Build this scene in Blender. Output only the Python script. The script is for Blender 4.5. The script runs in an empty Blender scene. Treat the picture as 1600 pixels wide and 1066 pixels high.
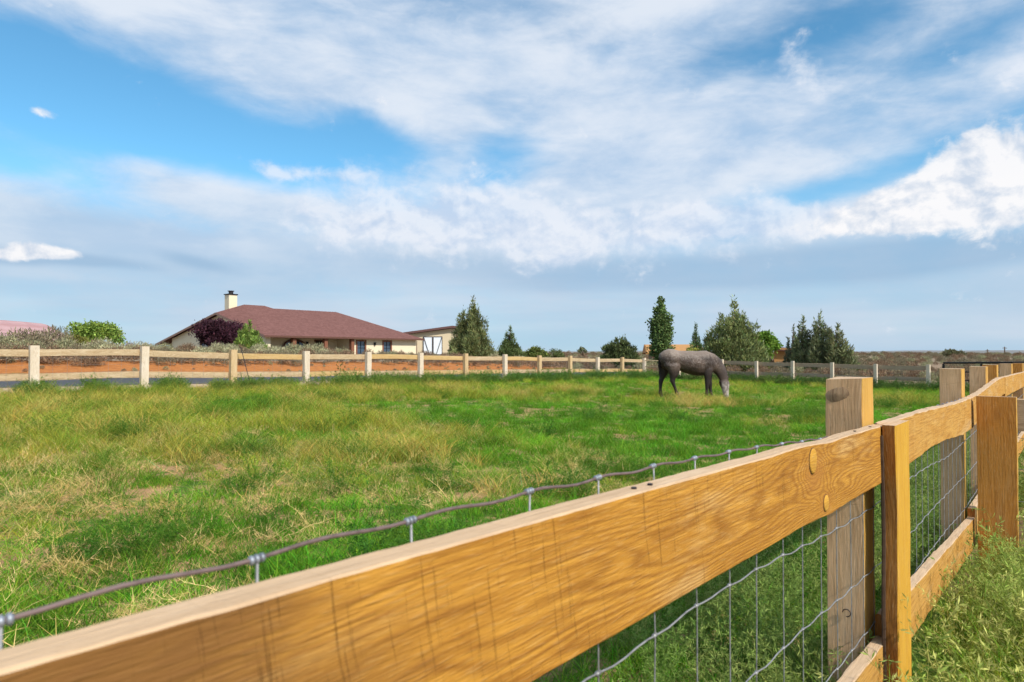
import bpy, bmesh, math, random
import numpy as np
from mathutils import Vector, Matrix, noise as mnoise

random.seed(7)
RNG = np.random.default_rng(11)
SC = bpy.context.scene
COL = SC.collection
R = math.radians

# ------------------------------------------------------------------ camera
CAM_Z = 1.25
cam_data = bpy.data.cameras.new('camera')
cam_data.lens = 24.0
cam_data.sensor_width = 36.0
cam_data.clip_start = 0.05
cam_data.clip_end = 20000
cam_data.dof.use_dof = True
cam_data.dof.focus_distance = 5.0
cam_data.dof.aperture_fstop = 9.0
cam = bpy.data.objects.new('camera', cam_data)
COL.objects.link(cam)
cam.location = (0, 0, CAM_Z)
cam.rotation_euler = (R(91.07), 0, 0)
SC.camera = cam

# ------------------------------------------------------------------ exposure
SC.view_settings.view_transform = 'Standard'
SC.view_settings.look = 'None'
SC.view_settings.exposure = 0.25
SC.view_settings.gamma = 1.0
SC.render.film_transparent = False
SC.cycles.max_bounces = 4
SC.cycles.diffuse_bounces = 2
SC.cycles.transparent_max_bounces = 8
SC.cycles.use_adaptive_sampling = True
SC.cycles.adaptive_threshold = 0.02
SC.cycles.use_denoising = True
SC.cycles.denoiser = 'OPENIMAGEDENOISE'

# ------------------------------------------------------------------ sun
SUN_AZ, SUN_EL = 138.0, 41.0        # azimuth clockwise from +Y (the view direction)
sun_data = bpy.data.lights.new('sun', 'SUN')
sun_data.energy = 4.1
sun_data.angle = R(1.2)
sun_data.color = (1.0, 0.93, 0.82)
sun = bpy.data.objects.new('sun', sun_data)
COL.objects.link(sun)
sdir = Vector((math.sin(R(SUN_AZ)) * math.cos(R(SUN_EL)), math.cos(R(SUN_AZ)) * math.cos(R(SUN_EL)), math.sin(R(SUN_EL))))
sun.rotation_euler = sdir.to_track_quat('Z', 'Y').to_euler()
sun.location = sdir * 60


# ------------------------------------------------------------------ node helper
class NT:
    """tiny expression builder for shader node trees"""
    def __init__(self, tree):
        self.t = tree
        self.n = tree.nodes
        self.l = tree.links

    def new(self, typ, **kw):
        n = self.n.new(typ)
        for k, v in kw.items():
            setattr(n, k, v)
        return n

    def put(self, sock, v):
        if isinstance(v, bpy.types.NodeSocket):
            self.l.new(v, sock)
        elif v is not None:
            if isinstance(v, (tuple, list)) and len(v) == 3 and sock.type == 'RGBA':
                v = (*v, 1)
            sock.default_value = v

    def m(self, op, a, b=None, c=None, clamp=False):
        n = self.new('ShaderNodeMath', operation=op, use_clamp=clamp)
        for i, v in enumerate((a, b, c)):
            if v is not None:
                self.put(n.inputs[i], v)
        return n.outputs[0]

    def add(self, *v):
        r = v[0]
        for x in v[1:]:
            r = self.m('ADD', r, x)
        return r

    def sub(self, a, b): return self.m('SUBTRACT', a, b)

    def mul(self, *v):
        r = v[0]
        for x in v[1:]:
            r = self.m('MULTIPLY', r, x)
        return r

    def div(self, a, b): return self.m('DIVIDE', a, b)

    def step(self, x, lo, hi):
        n = self.new('ShaderNodeMapRange', interpolation_type='SMOOTHSTEP')
        self.put(n.inputs[0], x)
        n.inputs[1].default_value = lo
        n.inputs[2].default_value = hi
        n.inputs[3].default_value = 0
        n.inputs[4].default_value = 1
        return n.outputs[0]

    def lin(self, x, lo, hi, a, b):
        n = self.new('ShaderNodeMapRange')
        self.put(n.inputs[0], x)
        for i, v in enumerate((lo, hi, a, b)):
            n.inputs[i + 1].default_value = v
        return n.outputs[0]

    def mix(self, f, a, b, blend='MIX'):
        n = self.new('ShaderNodeMix', data_type='RGBA', blend_type=blend)
        self.put(n.inputs[0], f)
        self.put(n.inputs[6], a)
        self.put(n.inputs[7], b)
        return n.outputs[2]

    def noise(self, vec, scale=1.0, detail=3.0, rough=0.5, dist=0.0, out=0):
        n = self.new('ShaderNodeTexNoise')
        self.put(n.inputs['Vector'], vec)
        n.inputs['Scale'].default_value = scale
        n.inputs['Detail'].default_value = detail
        n.inputs['Roughness'].default_value = rough
        n.inputs['Distortion'].default_value = dist
        return n.outputs[out]

    def xyz(self, x=0.0, y=0.0, z=0.0):
        n = self.new('ShaderNodeCombineXYZ')
        for i, v in enumerate((x, y, z)):
            self.put(n.inputs[i], v)
        return n.outputs[0]

    def sep(self, v):
        n = self.new('ShaderNodeSeparateXYZ')
        self.put(n.inputs[0], v)
        return n.outputs

    def vm(self, op, a, b=None):
        n = self.new('ShaderNodeVectorMath', operation=op)
        self.put(n.inputs[0], a)
        if b is not None:
            self.put(n.inputs[1], b)
        return n.outputs[0]

    def attr(self, name, kind='GEOMETRY'):
        n = self.new('ShaderNodeAttribute', attribute_name=name, attribute_type=kind)
        return n


# ------------------------------------------------------------------ world: sky with clouds
SKY_STRENGTH = 0.1
world = bpy.data.worlds.new('World')
SC.world = world
world.use_nodes = True
world.cycles.sampling_method = 'MANUAL'
world.cycles.sample_map_resolution = 512
w = NT(world.node_tree)
w.n.clear()
sky = w.new('ShaderNodeTexSky', sky_type='NISHITA', sun_disc=False)
sky.sun_elevation = R(SUN_EL)
sky.sun_rotation = R(SUN_AZ)
sky.altitude = 1500
sky.air_density = 1.0
sky.dust_density = 1.2
sky.ozone_density = 2.0
dirv = w.new('ShaderNodeTexCoord').outputs['Generated']
dx, dy, dz = w.sep(dirv)
azim = w.m('ARCTAN2', dx, dy)
elev = w.m('ARCSINE', dz)
PXA = 1067.0


def sky_ae(px, py):
    u, v = (px - 800) / PXA, (553 - py) / PXA
    return math.atan(u), math.atan(v / math.hypot(1, u))


def field(blobs, a, e):
    """sum of soft ellipses (px, py, sx, sy, tilt, gain) given in degrees-like picture units turned to angles"""
    tot = None
    for (px, py, sx, sy, tilt, g) in blobs:
        a0, e0 = sky_ae(px, py)
        ka = math.cos(a0) ** 2
        sx, sy = sx / PXA * ka, sy / PXA * math.cos(a0)
        c, s = math.cos(R(tilt)), math.sin(R(tilt))
        da, de = w.sub(a, a0), w.sub(e, e0)
        p = w.m('MULTIPLY_ADD', da, c / sx, w.mul(de, -s / sx))
        q = w.m('MULTIPLY_ADD', da, s / sy, w.mul(de, c / sy))
        r2 = w.m('MULTIPLY_ADD', p, p, w.mul(q, q))
        v = w.mul(w.m('POWER', 2.718, w.mul(r2, -0.7)), g)
        tot = v if tot is None else w.add(tot, v)
    return tot


# direction stretched flat, for layered cloud noise
flat = w.vm('MULTIPLY', dirv, (1.0, 1.0, 2.6))
warp = w.noise(flat, 2.2, 4, 0.55, out=1)
warp = w.vm('SUBTRACT', warp, (0.5, 0.5, 0.5))
wx, wy, wz = w.sep(warp)
aw = w.m('MULTIPLY_ADD', wx, 0.22, azim)
ew = w.m('MULTIPLY_ADD', wz, 0.09, elev)
# high thin layer: long streaks
streak = w.xyz(w.mul(aw, 1.6), w.m('MULTIPLY_ADD', azim, 0.6, w.mul(ew, 7.0)), 0.0)
n_hi = w.noise(streak, 1.7, 7, 0.56, 0.25)
n_fine = w.noise(flat, 9.0, 6, 0.6, 0.3)
n_mid = w.noise(flat, 3.6, 6, 0.58, 0.4)
HI = [
    (330, 222, 400, 56, 11, -1.0), (60, 155, 200, 85, 0, -0.88), (150, 325, 260, 22, 4, -0.35), (20, 250, 160, 50, 0, -0.35),
    (585, 220, 100, 34, 2, -0.95), (812, 235, 56, 42, 0, -0.95), (790, 287, 40, 14, 0, -0.4),
    (1290, 45, 105, 45, -12, -0.82), (1450, 90, 180, 42, -22, -0.55), (1260, 300, 130, 30, -12, -0.7),
    (1430, 232, 150, 26, -20, -0.5), (1120, 112, 60, 30, 0, -0.35), (880, 75, 70, 30, 0, -0.2),
    (430, 120, 330, 60, 12, 0.35), (760, 130, 240, 90, 0, 0.25), (230, 270, 330, 26, 8, 0.22), (1000, 230, 200, 110, 0, 0.3), (1250, 190, 200, 60, -12, 0.25),
    (700, 340, 420, 60, 0, 0.25), (200, 370, 330, 36, 2, 0.85), (60, 300, 200, 20, 5, 0.35), (330, 285, 300, 22, 7, 0.45),
]
cov = w.add(0.70, field(HI, aw, ew), w.mul(w.sub(n_hi, 0.5), 1.0), w.mul(w.sub(n_mid, 0.5), 0.9), w.mul(w.sub(n_fine, 0.5), 0.55))
cov_hi = w.mul(w.step(cov, 0.0, 1.0), 0.94)
# the thin layer thickens to a milky veil towards the horizon
low = w.step(elev, 0.27, 0.05)

tint = w.mix(1.0, sky.outputs[0], (0.90, 1.56, 1.58), 'MULTIPLY')
K = 0.87 / SKY_STRENGTH


def kc(r, g, b): return (r * K, g * K, b * K, 1)


hi_shade = w.step(w.add(w.mul(n_mid, 0.8), w.mul(n_fine, 0.6)), 0.48, 0.88)
c_hi = w.mix(hi_shade, kc(0.44, 0.59, 0.79), kc(0.76, 0.82, 0.91))
col = w.mix(cov_hi, tint, c_hi)
# veil near the horizon
veil = w.mix(w.step(w.noise(w.vm('MULTIPLY', dirv, (1, 1, 9)), 2.0, 4, 0.5), 0.35, 0.7), kc(0.40, 0.56, 0.73), kc(0.56, 0.65, 0.77))
col = w.mix(w.mul(low, 0.8), col, veil)
# grey-blue underside of the cumulus bank
BASE = [(1480, 402, 260, 26, -3, 1.0), (1180, 418, 260, 26, -2, 0.95), (880, 425, 220, 28, 0, 0.6), (640, 400, 160, 24, 0, 0.45),
        (305, 408, 62, 10, 10, 1.0), (120, 409, 120, 9, 2, 1.1), (10, 411, 60, 9, 0, 0.9)]
bs = w.add(field(BASE, w.m('MULTIPLY_ADD', wx, 0.05, azim), w.m('MULTIPLY_ADD', wz, 0.03, elev)), w.mul(w.sub(n_fine, 0.5), 0.5))
col = w.mix(w.mul(w.step(bs, 0.05, 1.10), 0.62), col, kc(0.29, 0.46, 0.66))
# cumulus: crisp heads low in the sky, and softer half-dissolved ones in the middle
bil = w.vm('MULTIPLY', dirv, (1.0, 1.0, 1.25))
nb = w.noise(bil, 13.0, 7, 0.55, 0.35)
nb2 = w.noise(w.vm('ADD', bil, (0.010, -0.004, 0.016)), 13.0, 7, 0.55, 0.35)
nh = w.noise(bil, 38.0, 5, 0.6, 0.3)
nh2 = w.noise(w.vm('ADD', bil, (0.004, -0.002, 0.007)), 38.0, 5, 0.6, 0.3)
SOFT = [(1200, 348, 110, 30, 0, 0.55), (1100, 345, 50, 26, 0, 0.62), (980, 372, 180, 34, 0, 0.50), (760, 360, 150, 44, 0, 0.52), (650, 350, 70, 26, 0, 0.48),
        (540, 325, 120, 44, 0, 0.42), (1330, 340, 110, 26, 0, 0.5), (1262, 112, 60, 50, 0, 0.40), (420, 256, 60, 10, 6, 0.5), (1580, 85, 80, 30, -10, 0.45), (560, 270, 80, 12, 0, 0.35), (860, 300, 180, 40, -4, 0.3)]
so = w.add(field(SOFT, aw, ew), w.mul(w.sub(nb, 0.5), 1.3), w.mul(w.sub(nh, 0.5), 0.7), w.mul(w.sub(n_mid, 0.5), 0.5))
so_m = w.mul(w.step(so, 0.22, 0.80), 0.72)
lit = w.m('ADD', w.m('MULTIPLY_ADD', w.sub(nb, nb2), 4.5, 0.68), w.mul(w.sub(nh, nh2), 1.4), clamp=True)
c_so = w.mix(lit, kc(0.54, 0.65, 0.83), kc(0.84, 0.87, 0.94))
col = w.mix(so_m, col, c_so)
CUM = [(1515, 258, 58, 46, 0, 1.0), (1592, 290, 66, 70, 0, 1.0), (1470, 315, 95, 36, -8, 0.95), (1390, 327, 75, 26, -6, 0.85), (1310, 350, 60, 18, 0, 0.5),
       (40, 387, 30, 14, 0, 0.78), (66, 392, 28, 10, 0, 0.70), (98, 393, 26, 8, 0, 0.62), (5, 396, 40, 10, 0, 0.62), (64, 171, 22, 8, 6, 0.52)]
cu = w.add(field(CUM, w.m('MULTIPLY_ADD', wx, 0.03, azim), w.m('MULTIPLY_ADD', wy, 0.02, elev)), w.mul(w.sub(nb, 0.5), 1.3), w.mul(w.sub(nh, 0.5), 1.0))
cu_m = w.step(cu, 0.24, 0.72)
lit2 = w.m('ADD', w.m('MULTIPLY_ADD', w.sub(nb, nb2), 4.2, 0.62), w.mul(w.sub(nh, nh2), 1.6), clamp=True)
lit2 = w.m('MULTIPLY', lit2, w.lin(cu, 0.3, 1.2, 0.80, 1.18), clamp=True)
c_cu = w.mix(lit2, kc(0.60, 0.68, 0.80), kc(0.95, 0.94, 0.95))
col = w.mix(w.mul(cu_m, 0.94), col, c_cu)
bg = w.new('ShaderNodeBackground')
w.put(bg.inputs[0], col)
bg.inputs[1].default_value = SKY_STRENGTH
wo = w.new('ShaderNodeOutputWorld')
w.l.new(bg.outputs[0], wo.inputs[0])

# ------------------------------------------------------------------ frame of the place: s runs along the fences, n across the paddock
TH = math.atan(0.8247)
CT, ST = math.cos(TH), math.sin(TH)


def sn(s, n):
    return s * ST - n * CT, s * CT + n * ST


def to_sn(x, y):
    return x * ST + y * CT, y * ST - x * CT


def sst(lo, hi, x):
    t = min(1.0, max(0.0, (x - lo) / (hi - lo)))
    return t * t * (3 - 2 * t)


def road_mid(s):
    return 25.6 + 0.012 * max(0.0, s - 30) ** 2


def gz(x, y):
    """height of the ground"""
    s, n = to_sn(x, y)
    sc = min(max(s, -25.0), 48.0)
    nc = min(max(n, -4.0), 34.0)
    z = 0.03 - 0.0133 * (sc - 2.4) + 0.015 * (nc - 0.5)
    if -30 < n < 60 and -30 < s < 90:
        z += 0.05 * mnoise.noise((x * 0.35, y * 0.35, 0)) * (1 - sst(19.5, 21.5, n) * (1 - sst(30, 33, n)))
        z += 0.018 * mnoise.noise((x * 1.7, y * 1.7, 3)) * (1 - sst(19.5, 21, n))
    rm = road_mid(s)
    bank = sst(rm + 4.6, rm + 9.5, n + 0.8 * mnoise.noise((s * 0.22, n * 0.1, 7)))
    z += 0.52 * bank * (1 - 0.6 * sst(34, 62, s)) + 0.42 * sst(rm + 11, rm + 30, n) * (1 - sst(40, 75, s))
    z += 0.75 * sst(44, 130, s) * (1 - bank * 0.6)
    return z


def link(o, parent=None):
    COL.objects.link(o)
    if parent is not None:
        o.parent = parent
    return o


def tag(o, label=None, cat=None, group=None, kind=None):
    for k, v in (('label', label), ('category', cat), ('group', group), ('kind', kind)):
        if v is not None:
            o[k] = v
    return o


def empty(name, loc=(0, 0, 0), rz=0.0, label=None, cat=None, group=None):
    o = bpy.data.objects.new(name, None)
    o.location = loc
    o.rotation_euler = (0, 0, rz)
    link(o)
    return tag(o, label, cat, group)


class MB:
    """collects faces; build() links them as one mesh object"""
    def __init__(self):
        self.v, self.f = [], []

    def face(self, pts):
        k = len(self.v)
        self.v += [tuple(p) for p in pts]
        self.f.append(tuple(range(k, k + len(pts))))
        return self

    def box(self, x0, x1, y0, y1, z0, z1):
        k = len(self.v)
        self.v += [(x0, y0, z0), (x1, y0, z0), (x1, y1, z0), (x0, y1, z0), (x0, y0, z1), (x1, y0, z1), (x1, y1, z1), (x0, y1, z1)]
        self.f += [tuple(k + i for i in q) for q in ((0, 3, 2, 1), (4, 5, 6, 7), (0, 1, 5, 4), (1, 2, 6, 5), (2, 3, 7, 6), (3, 0, 4, 7))]
        return self

    def bar(self, a, b, wid, hei, up=(0, 0, 1)):
        a, b = Vector(a), Vector(b)
        d = (b - a).normalized()
        u = Vector(up)
        r = d.cross(u)
        if r.length < 1e-5:
            r = d.cross(Vector((1, 0, 0)))
        r.normalize()
        u = r.cross(d)
        k = len(self.v)
        for p in (a, b):
            for i, j in ((-1, -1), (1, -1), (1, 1), (-1, 1)):
                self.v.append(tuple(p + r * (i * wid / 2) + u * (j * hei / 2)))
        self.f += [tuple(k + i for i in q) for q in ((0, 1, 2, 3), (7, 6, 5, 4), (0, 4, 5, 1), (1, 5, 6, 2), (2, 6, 7, 3), (3, 7, 4, 0))]
        return self

    def tube(self, pts, rad, seg=8, caps=True):
        pts = [Vector(p) for p in pts]
        rads = rad if isinstance(rad, (list, tuple)) else [rad] * len(pts)
        k = len(self.v)
        prev = None
        for i, p in enumerate(pts):
            d = (pts[min(i + 1, len(pts) - 1)] - pts[max(i - 1, 0)]).normalized()
            if prev is None:
                r = d.orthogonal().normalized()
            else:
                r = (prev - d * prev.dot(d)).normalized()
            prev = r
            q = d.cross(r)
            for j in range(seg):
                t = 2 * math.pi * j / seg
                self.v.append(tuple(p + (r * math.cos(t) + q * math.sin(t)) * rads[i]))
        for i in range(len(pts) - 1):
            for j in range(seg):
                a, b = k + i * seg + j, k + i * seg + (j + 1) % seg
                self.f.append((a, b, b + seg, a + seg))
        if caps:
            self.f.append(tuple(k + j for j in reversed(range(seg))))
            self.f.append(tuple(k + (len(pts) - 1) * seg + j for j in range(seg)))
        return self

    def mesh(self, name, mat=None, smooth=False):
        me = bpy.data.meshes.new(name)
        me.from_pydata(self.v, [], self.f)
        if mat is not None:
            me.materials.append(mat)
        if smooth:
            me.shade_smooth()
        me.update()
        return me

    def build(self, name, mat=None, parent=None, smooth=False, fix=False):
        me = self.mesh(name, mat, smooth)
        if fix:
            bm = bmesh.new(); bm.from_mesh(me)
            bmesh.ops.recalc_face_normals(bm, faces=bm.faces)
            bm.to_mesh(me); bm.free()
        o = bpy.data.objects.new(name, me)
        return link(o, parent)


# ------------------------------------------------------------------ materials
def new_mat(name):
    m = bpy.data.materials.new(name)
    m.use_nodes = True
    t = NT(m.node_tree)
    b = t.n['Principled BSDF']
    b.inputs['Specular IOR Level'].default_value = 0.3
    return m, t, b


def bump(t, b, h, strength=0.4, dist=0.01):
    n = t.new('ShaderNodeBump')
    n.inputs['Strength'].default_value = strength
    n.inputs['Distance'].default_value = dist
    t.put(n.inputs['Height'], h)
    t.l.new(n.outputs[0], b.inputs['Normal'])


def plain(name, c, rough=0.7, metal=0.0, var=0.12, scale=6.0, detail=4):
    m, t, b = new_mat(name)
    co = t.new('ShaderNodeTexCoord').outputs['Object']
    n = t.noise(co, scale, detail, 0.6)
    lo = tuple(max(0, v * (1 - var * 2)) for v in c)
    hi = tuple(min(1, v * (1 + var * 2)) for v in c)
    t.put(b.inputs['Base Color'], t.mix(n, lo, hi))
    b.inputs['Roughness'].default_value = rough
    b.inputs['Metallic'].default_value = metal
    return m


def wood(name, light, dark, streak, knots=(), saw=0.5, pale=(0.62, 0.45, 0.24), pale_amt=0.3, axis='X', brown=None, grain=1.0, blotch=0.75):
    """sawn softwood: board length along object X (or Z), rings, fibres, saw marks, knots"""
    m, t, b = new_mat(name)
    tc = t.new('ShaderNodeTexCoord').outputs['Object']
    x, y, z = t.sep(tc)
    if axis == 'Z':
        x, y, z = z, x, y
        z = t.add(z, t.mul(y, 0.9))
    else:
        z = t.add(z, t.mul(y, 0.7))
    rnd = t.mul(t.new('ShaderNodeObjectInfo').outputs['Random'], 37.0)
    xr = t.add(x, rnd)
    lowv = t.xyz(t.mul(xr, 0.55), rnd, t.mul(z, 4.0))
    n1 = t.noise(lowv, 1.9, 2, 0.45)
    phase = t.add(t.mul(z, 430.0 * grain), t.mul(n1, 165.0), t.mul(t.noise(t.xyz(t.mul(xr, 9.0), rnd, t.mul(z, 60.0)), 1.0, 3, 0.6), 3.2))
    halo = None
    for (kx, kz, kr) in knots:
        ddx, ddz = t.mul(t.sub(x, kx), 0.55), t.sub(z, kz)
        r2 = t.add(t.mul(ddx, ddx), t.mul(ddz, ddz))
        g = t.m('POWER', 2.718, t.mul(r2, -1.0 / (kr * kr)))
        phase = t.add(phase, t.mul(g, 38.0))
        halo = g if halo is None else t.m('MAXIMUM', halo, g)
    ring = t.m('MULTIPLY_ADD', t.m('SINE', phase), 0.5, 0.5)
    ring = t.m('POWER', ring, 1.6)
    fib = t.noise(t.xyz(t.mul(xr, 5.0), t.mul(y, 120.0), t.mul(z, 150.0)), 1.0, 4, 0.65)
    fib2 = t.noise(t.xyz(t.mul(xr, 28.0), t.mul(y, 300.0), t.mul(z, 330.0)), 1.0, 2, 0.6)
    blot = t.noise(t.xyz(t.mul(xr, 3.4), t.mul(y, 6), t.mul(z, 14.0)), 1.0, 7, 0.68, 0.5)
    c = t.mix(t.step(blot, 0.28, 0.72), dark, light)
    if blotch < 1.0:
        c = t.mix(blotch, light, c)
    pl = t.mul(t.step(t.noise(t.xyz(t.mul(xr, 1.4), rnd, t.mul(z, 7.0)), 1.0, 4, 0.6, 0.6), 0.52, 0.68), pale_amt)
    c = t.mix(pl, c, pale)
    rmask = t.step(t.add(t.noise(t.xyz(t.mul(xr, 0.9), rnd, t.mul(z, 9.0)), 1.0, 3, 0.55), t.mul(z, -1.9)), 0.46, 0.74)
    c = t.mix(t.mul(ring, t.lin(rmask, 0.0, 1.0, 0.08, 0.58)), c, streak)
    c = t.mix(t.mul(t.step(fib, 0.42, 0.72), 0.65), c, streak)
    c = t.mix(t.mul(t.step(fib2, 0.50, 0.75), 0.24), c, pale)
    spk = t.noise(t.xyz(t.mul(xr, 45.0), t.mul(y, 90.0), t.mul(z, 110.0)), 1.0, 3, 0.7)
    c = t.mix(t.mul(t.step(spk, 0.58, 0.76), 0.5), c, streak)
    # saw marks across the board
    sx = t.add(xr, t.mul(z, 0.16), t.mul(t.noise(t.xyz(0.0, rnd, t.mul(z, 5.0)), 1.0, 2), 0.03))
    sw = t.noise(t.xyz(t.mul(sx, 210.0), rnd, t.mul(z, 5.0)), 1.0, 3, 0.75)
    swm = t.mul(t.step(sw, 0.60, 0.72), saw)
    swm = t.mul(swm, t.step(t.noise(t.xyz(t.mul(xr, 6.0), rnd, t.mul(z, 8.0)), 1.0, 3), 0.40, 0.55))
    c = t.mix(t.mul(swm, 0.75), c, tuple(v * 0.55 for v in streak))
    if halo is not None:
        c = t.mix(t.mul(t.step(halo, 0.25, 0.95), 0.55), c, (0.36, 0.15, 0.035))
    if brown is not None:
        x0, x1, bc = brown
        f = t.step(t.add(x, t.mul(t.sub(blot, 0.5), 0.5)), x1, x0)
        c = t.mix(t.mul(f, 0.85), c, bc)
    t.put(b.inputs['Base Color'], c)
    b.inputs['Roughness'].default_value = 0.8
    b.inputs['Specular IOR Level'].default_value = 0.18
    h = t.add(t.mul(fib, 0.6), t.mul(fib2, 0.5), t.mul(swm, -0.7), t.mul(ring, 0.03))
    bump(t, b, h, 0.8, 0.004)
    return m


GOLD, AMBER, TAN = (0.56, 0.275, 0.042), (0.37, 0.158, 0.022), (0.23, 0.085, 0.013)
K1, K2 = (1.694, -0.030, 0.045), (1.80, -0.150, 0.04)
M_RAIL1 = wood('golden_rail_wood', GOLD, AMBER, TAN, knots=((1.71, -0.105, 0.055), (1.80, -0.188, 0.035)), saw=0.55, pale_amt=0.6, pale=(0.66, 0.43, 0.18),
               brown=(0.20, 0.52, (0.17, 0.078, 0.026)))
M_RAIL2 = wood('golden_board_wood', (0.60, 0.34, 0.09), (0.48, 0.22, 0.035), TAN, saw=0.5, pale_amt=0.6)
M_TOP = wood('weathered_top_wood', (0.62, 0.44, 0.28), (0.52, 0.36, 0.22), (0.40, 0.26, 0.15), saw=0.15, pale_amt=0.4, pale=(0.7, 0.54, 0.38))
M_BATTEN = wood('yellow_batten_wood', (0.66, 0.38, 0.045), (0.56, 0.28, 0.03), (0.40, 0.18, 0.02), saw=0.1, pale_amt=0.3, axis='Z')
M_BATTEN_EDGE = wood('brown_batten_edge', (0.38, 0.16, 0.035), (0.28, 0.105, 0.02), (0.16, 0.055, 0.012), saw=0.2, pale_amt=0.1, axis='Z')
M_WIDE = wood('orange_board_wood', (0.60, 0.26, 0.055), (0.50, 0.20, 0.035), (0.30, 0.11, 0.018), saw=0.15, pale_amt=0.15, axis='Z', knots=((1.02, -0.02, 0.03),))
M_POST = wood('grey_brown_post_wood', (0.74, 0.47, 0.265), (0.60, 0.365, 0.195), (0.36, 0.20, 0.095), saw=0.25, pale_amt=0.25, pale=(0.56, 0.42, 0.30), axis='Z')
M_POST_GOLD = wood('sunlit_yellow_post_wood', (0.66, 0.40, 0.10), (0.56, 0.30, 0.06), (0.40, 0.19, 0.03), saw=0.1, pale_amt=0.3, axis='Z')  # sides yellower than near faces: fresh-cut tone plus sunlight put into the colour
M_FPOST = wood('pale_fence_post_wood', (0.74, 0.64, 0.51), (0.62, 0.51, 0.38), (0.46, 0.35, 0.24), saw=0.1, pale_amt=0.5, pale=(0.78, 0.70, 0.60), axis='Z')
M_FPOST2 = wood('honey_fence_post_wood', (0.64, 0.48, 0.29), (0.54, 0.38, 0.20), (0.38, 0.24, 0.11), saw=0.1, pale_amt=0.4, axis='Z')
M_FRAIL = wood('pale_fence_rail_wood', (0.62, 0.49, 0.32), (0.46, 0.32, 0.18), (0.28, 0.17, 0.08), saw=0.3, pale_amt=0.6, pale=(0.66, 0.55, 0.38))
M_FRAIL2 = wood('honey_fence_rail_wood', (0.62, 0.45, 0.22), (0.52, 0.34, 0.14), (0.36, 0.20, 0.07), saw=0.3, pale_amt=0.4, pale=(0.66, 0.52, 0.30))
M_FRAIL3 = wood('grey_fence_rail_wood', (0.46, 0.35, 0.25), (0.36, 0.27, 0.18), (0.24, 0.17, 0.11), saw=0.2, pale_amt=0.3, pale=(0.5, 0.4, 0.3))  # greyer rails: the tone of their shaded side is put into the colour
M_KNOT = wood('knot_wood', (0.62, 0.34, 0.05), (0.52, 0.26, 0.035), (0.36, 0.16, 0.02), saw=0.0, pale_amt=0.1, grain=3)
M_BARK = plain('bark', (0.07, 0.04, 0.025), 0.95, var=0.3, scale=40)
M_NAIL = plain('dark_nail_metal', (0.05, 0.045, 0.05), 0.5, 0.7)


def wire_mat(name, c, rough, metal):
    m, t, b = new_mat(name)
    co = t.new('ShaderNodeTexCoord').outputs['Object']
    n = t.noise(co, 60.0, 4, 0.6)
    t.put(b.inputs['Base Color'], t.mix(t.step(n, 0.4, 0.7), c, tuple(v * 0.6 for v in c)))
    b.inputs['Roughness'].default_value = rough
    b.inputs['Metallic'].default_value = metal
    return m


M_WIRE_TOP = wire_mat('mauve_brown_wire', (0.19, 0.135, 0.13), 0.6, 0.3)
M_WIRE = wire_mat('galvanised_wire', (0.33, 0.33, 0.34), 0.5, 0.4)
M_KNOTW = wire_mat('grey_wire_knot', (0.30, 0.33, 0.38), 0.45, 0.5)


def leaf_mat(name, trans=0.25, rough=0.6, gain=1.0):
    """foliage: colour from the leaf attribute 'tint' stored on the mesh"""
    m, t, b = new_mat(name)
    c = t.attr('tint').outputs['Color']
    t.put(b.inputs['Base Color'], c)
    b.inputs['Roughness'].default_value = rough
    b.inputs['Specular IOR Level'].default_value = 0.15
    tr = t.new('ShaderNodeBsdfTranslucent')
    t.put(tr.inputs[0], c)
    mx = t.new('ShaderNodeMixShader')
    mx.inputs[0].default_value = trans
    t.l.new(b.outputs[0], mx.inputs[1])
    t.l.new(tr.outputs[0], mx.inputs[2])
    t.l.new(mx.outputs[0], t.n['Material Output'].inputs[0])
    return m


M_LEAF = leaf_mat('tree_leaves')


def grass_mat(name, trans=0.3):
    """instanced ground plants: instance colour 'gcol' times the blade's own shade 'tint'"""
    m, t, b = new_mat(name)
    gc = t.attr('gcol', 'INSTANCER').outputs['Color']
    bv = t.attr('tint').outputs['Color']
    c = t.mix(1.0, gc, bv, 'MULTIPLY')
    t.put(b.inputs['Base Color'], c)
    b.inputs['Roughness'].default_value = 0.65
    b.inputs['Specular IOR Level'].default_value = 0.12
    tr = t.new('ShaderNodeBsdfTranslucent')
    t.put(tr.inputs[0], c)
    mx = t.new('ShaderNodeMixShader')
    mx.inputs[0].default_value = trans
    t.l.new(b.outputs[0], mx.inputs[1])
    t.l.new(tr.outputs[0], mx.inputs[2])
    t.l.new(mx.outputs[0], t.n['Material Output'].inputs[0])
    return m


M_GRASS = grass_mat('grass_blades')

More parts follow.
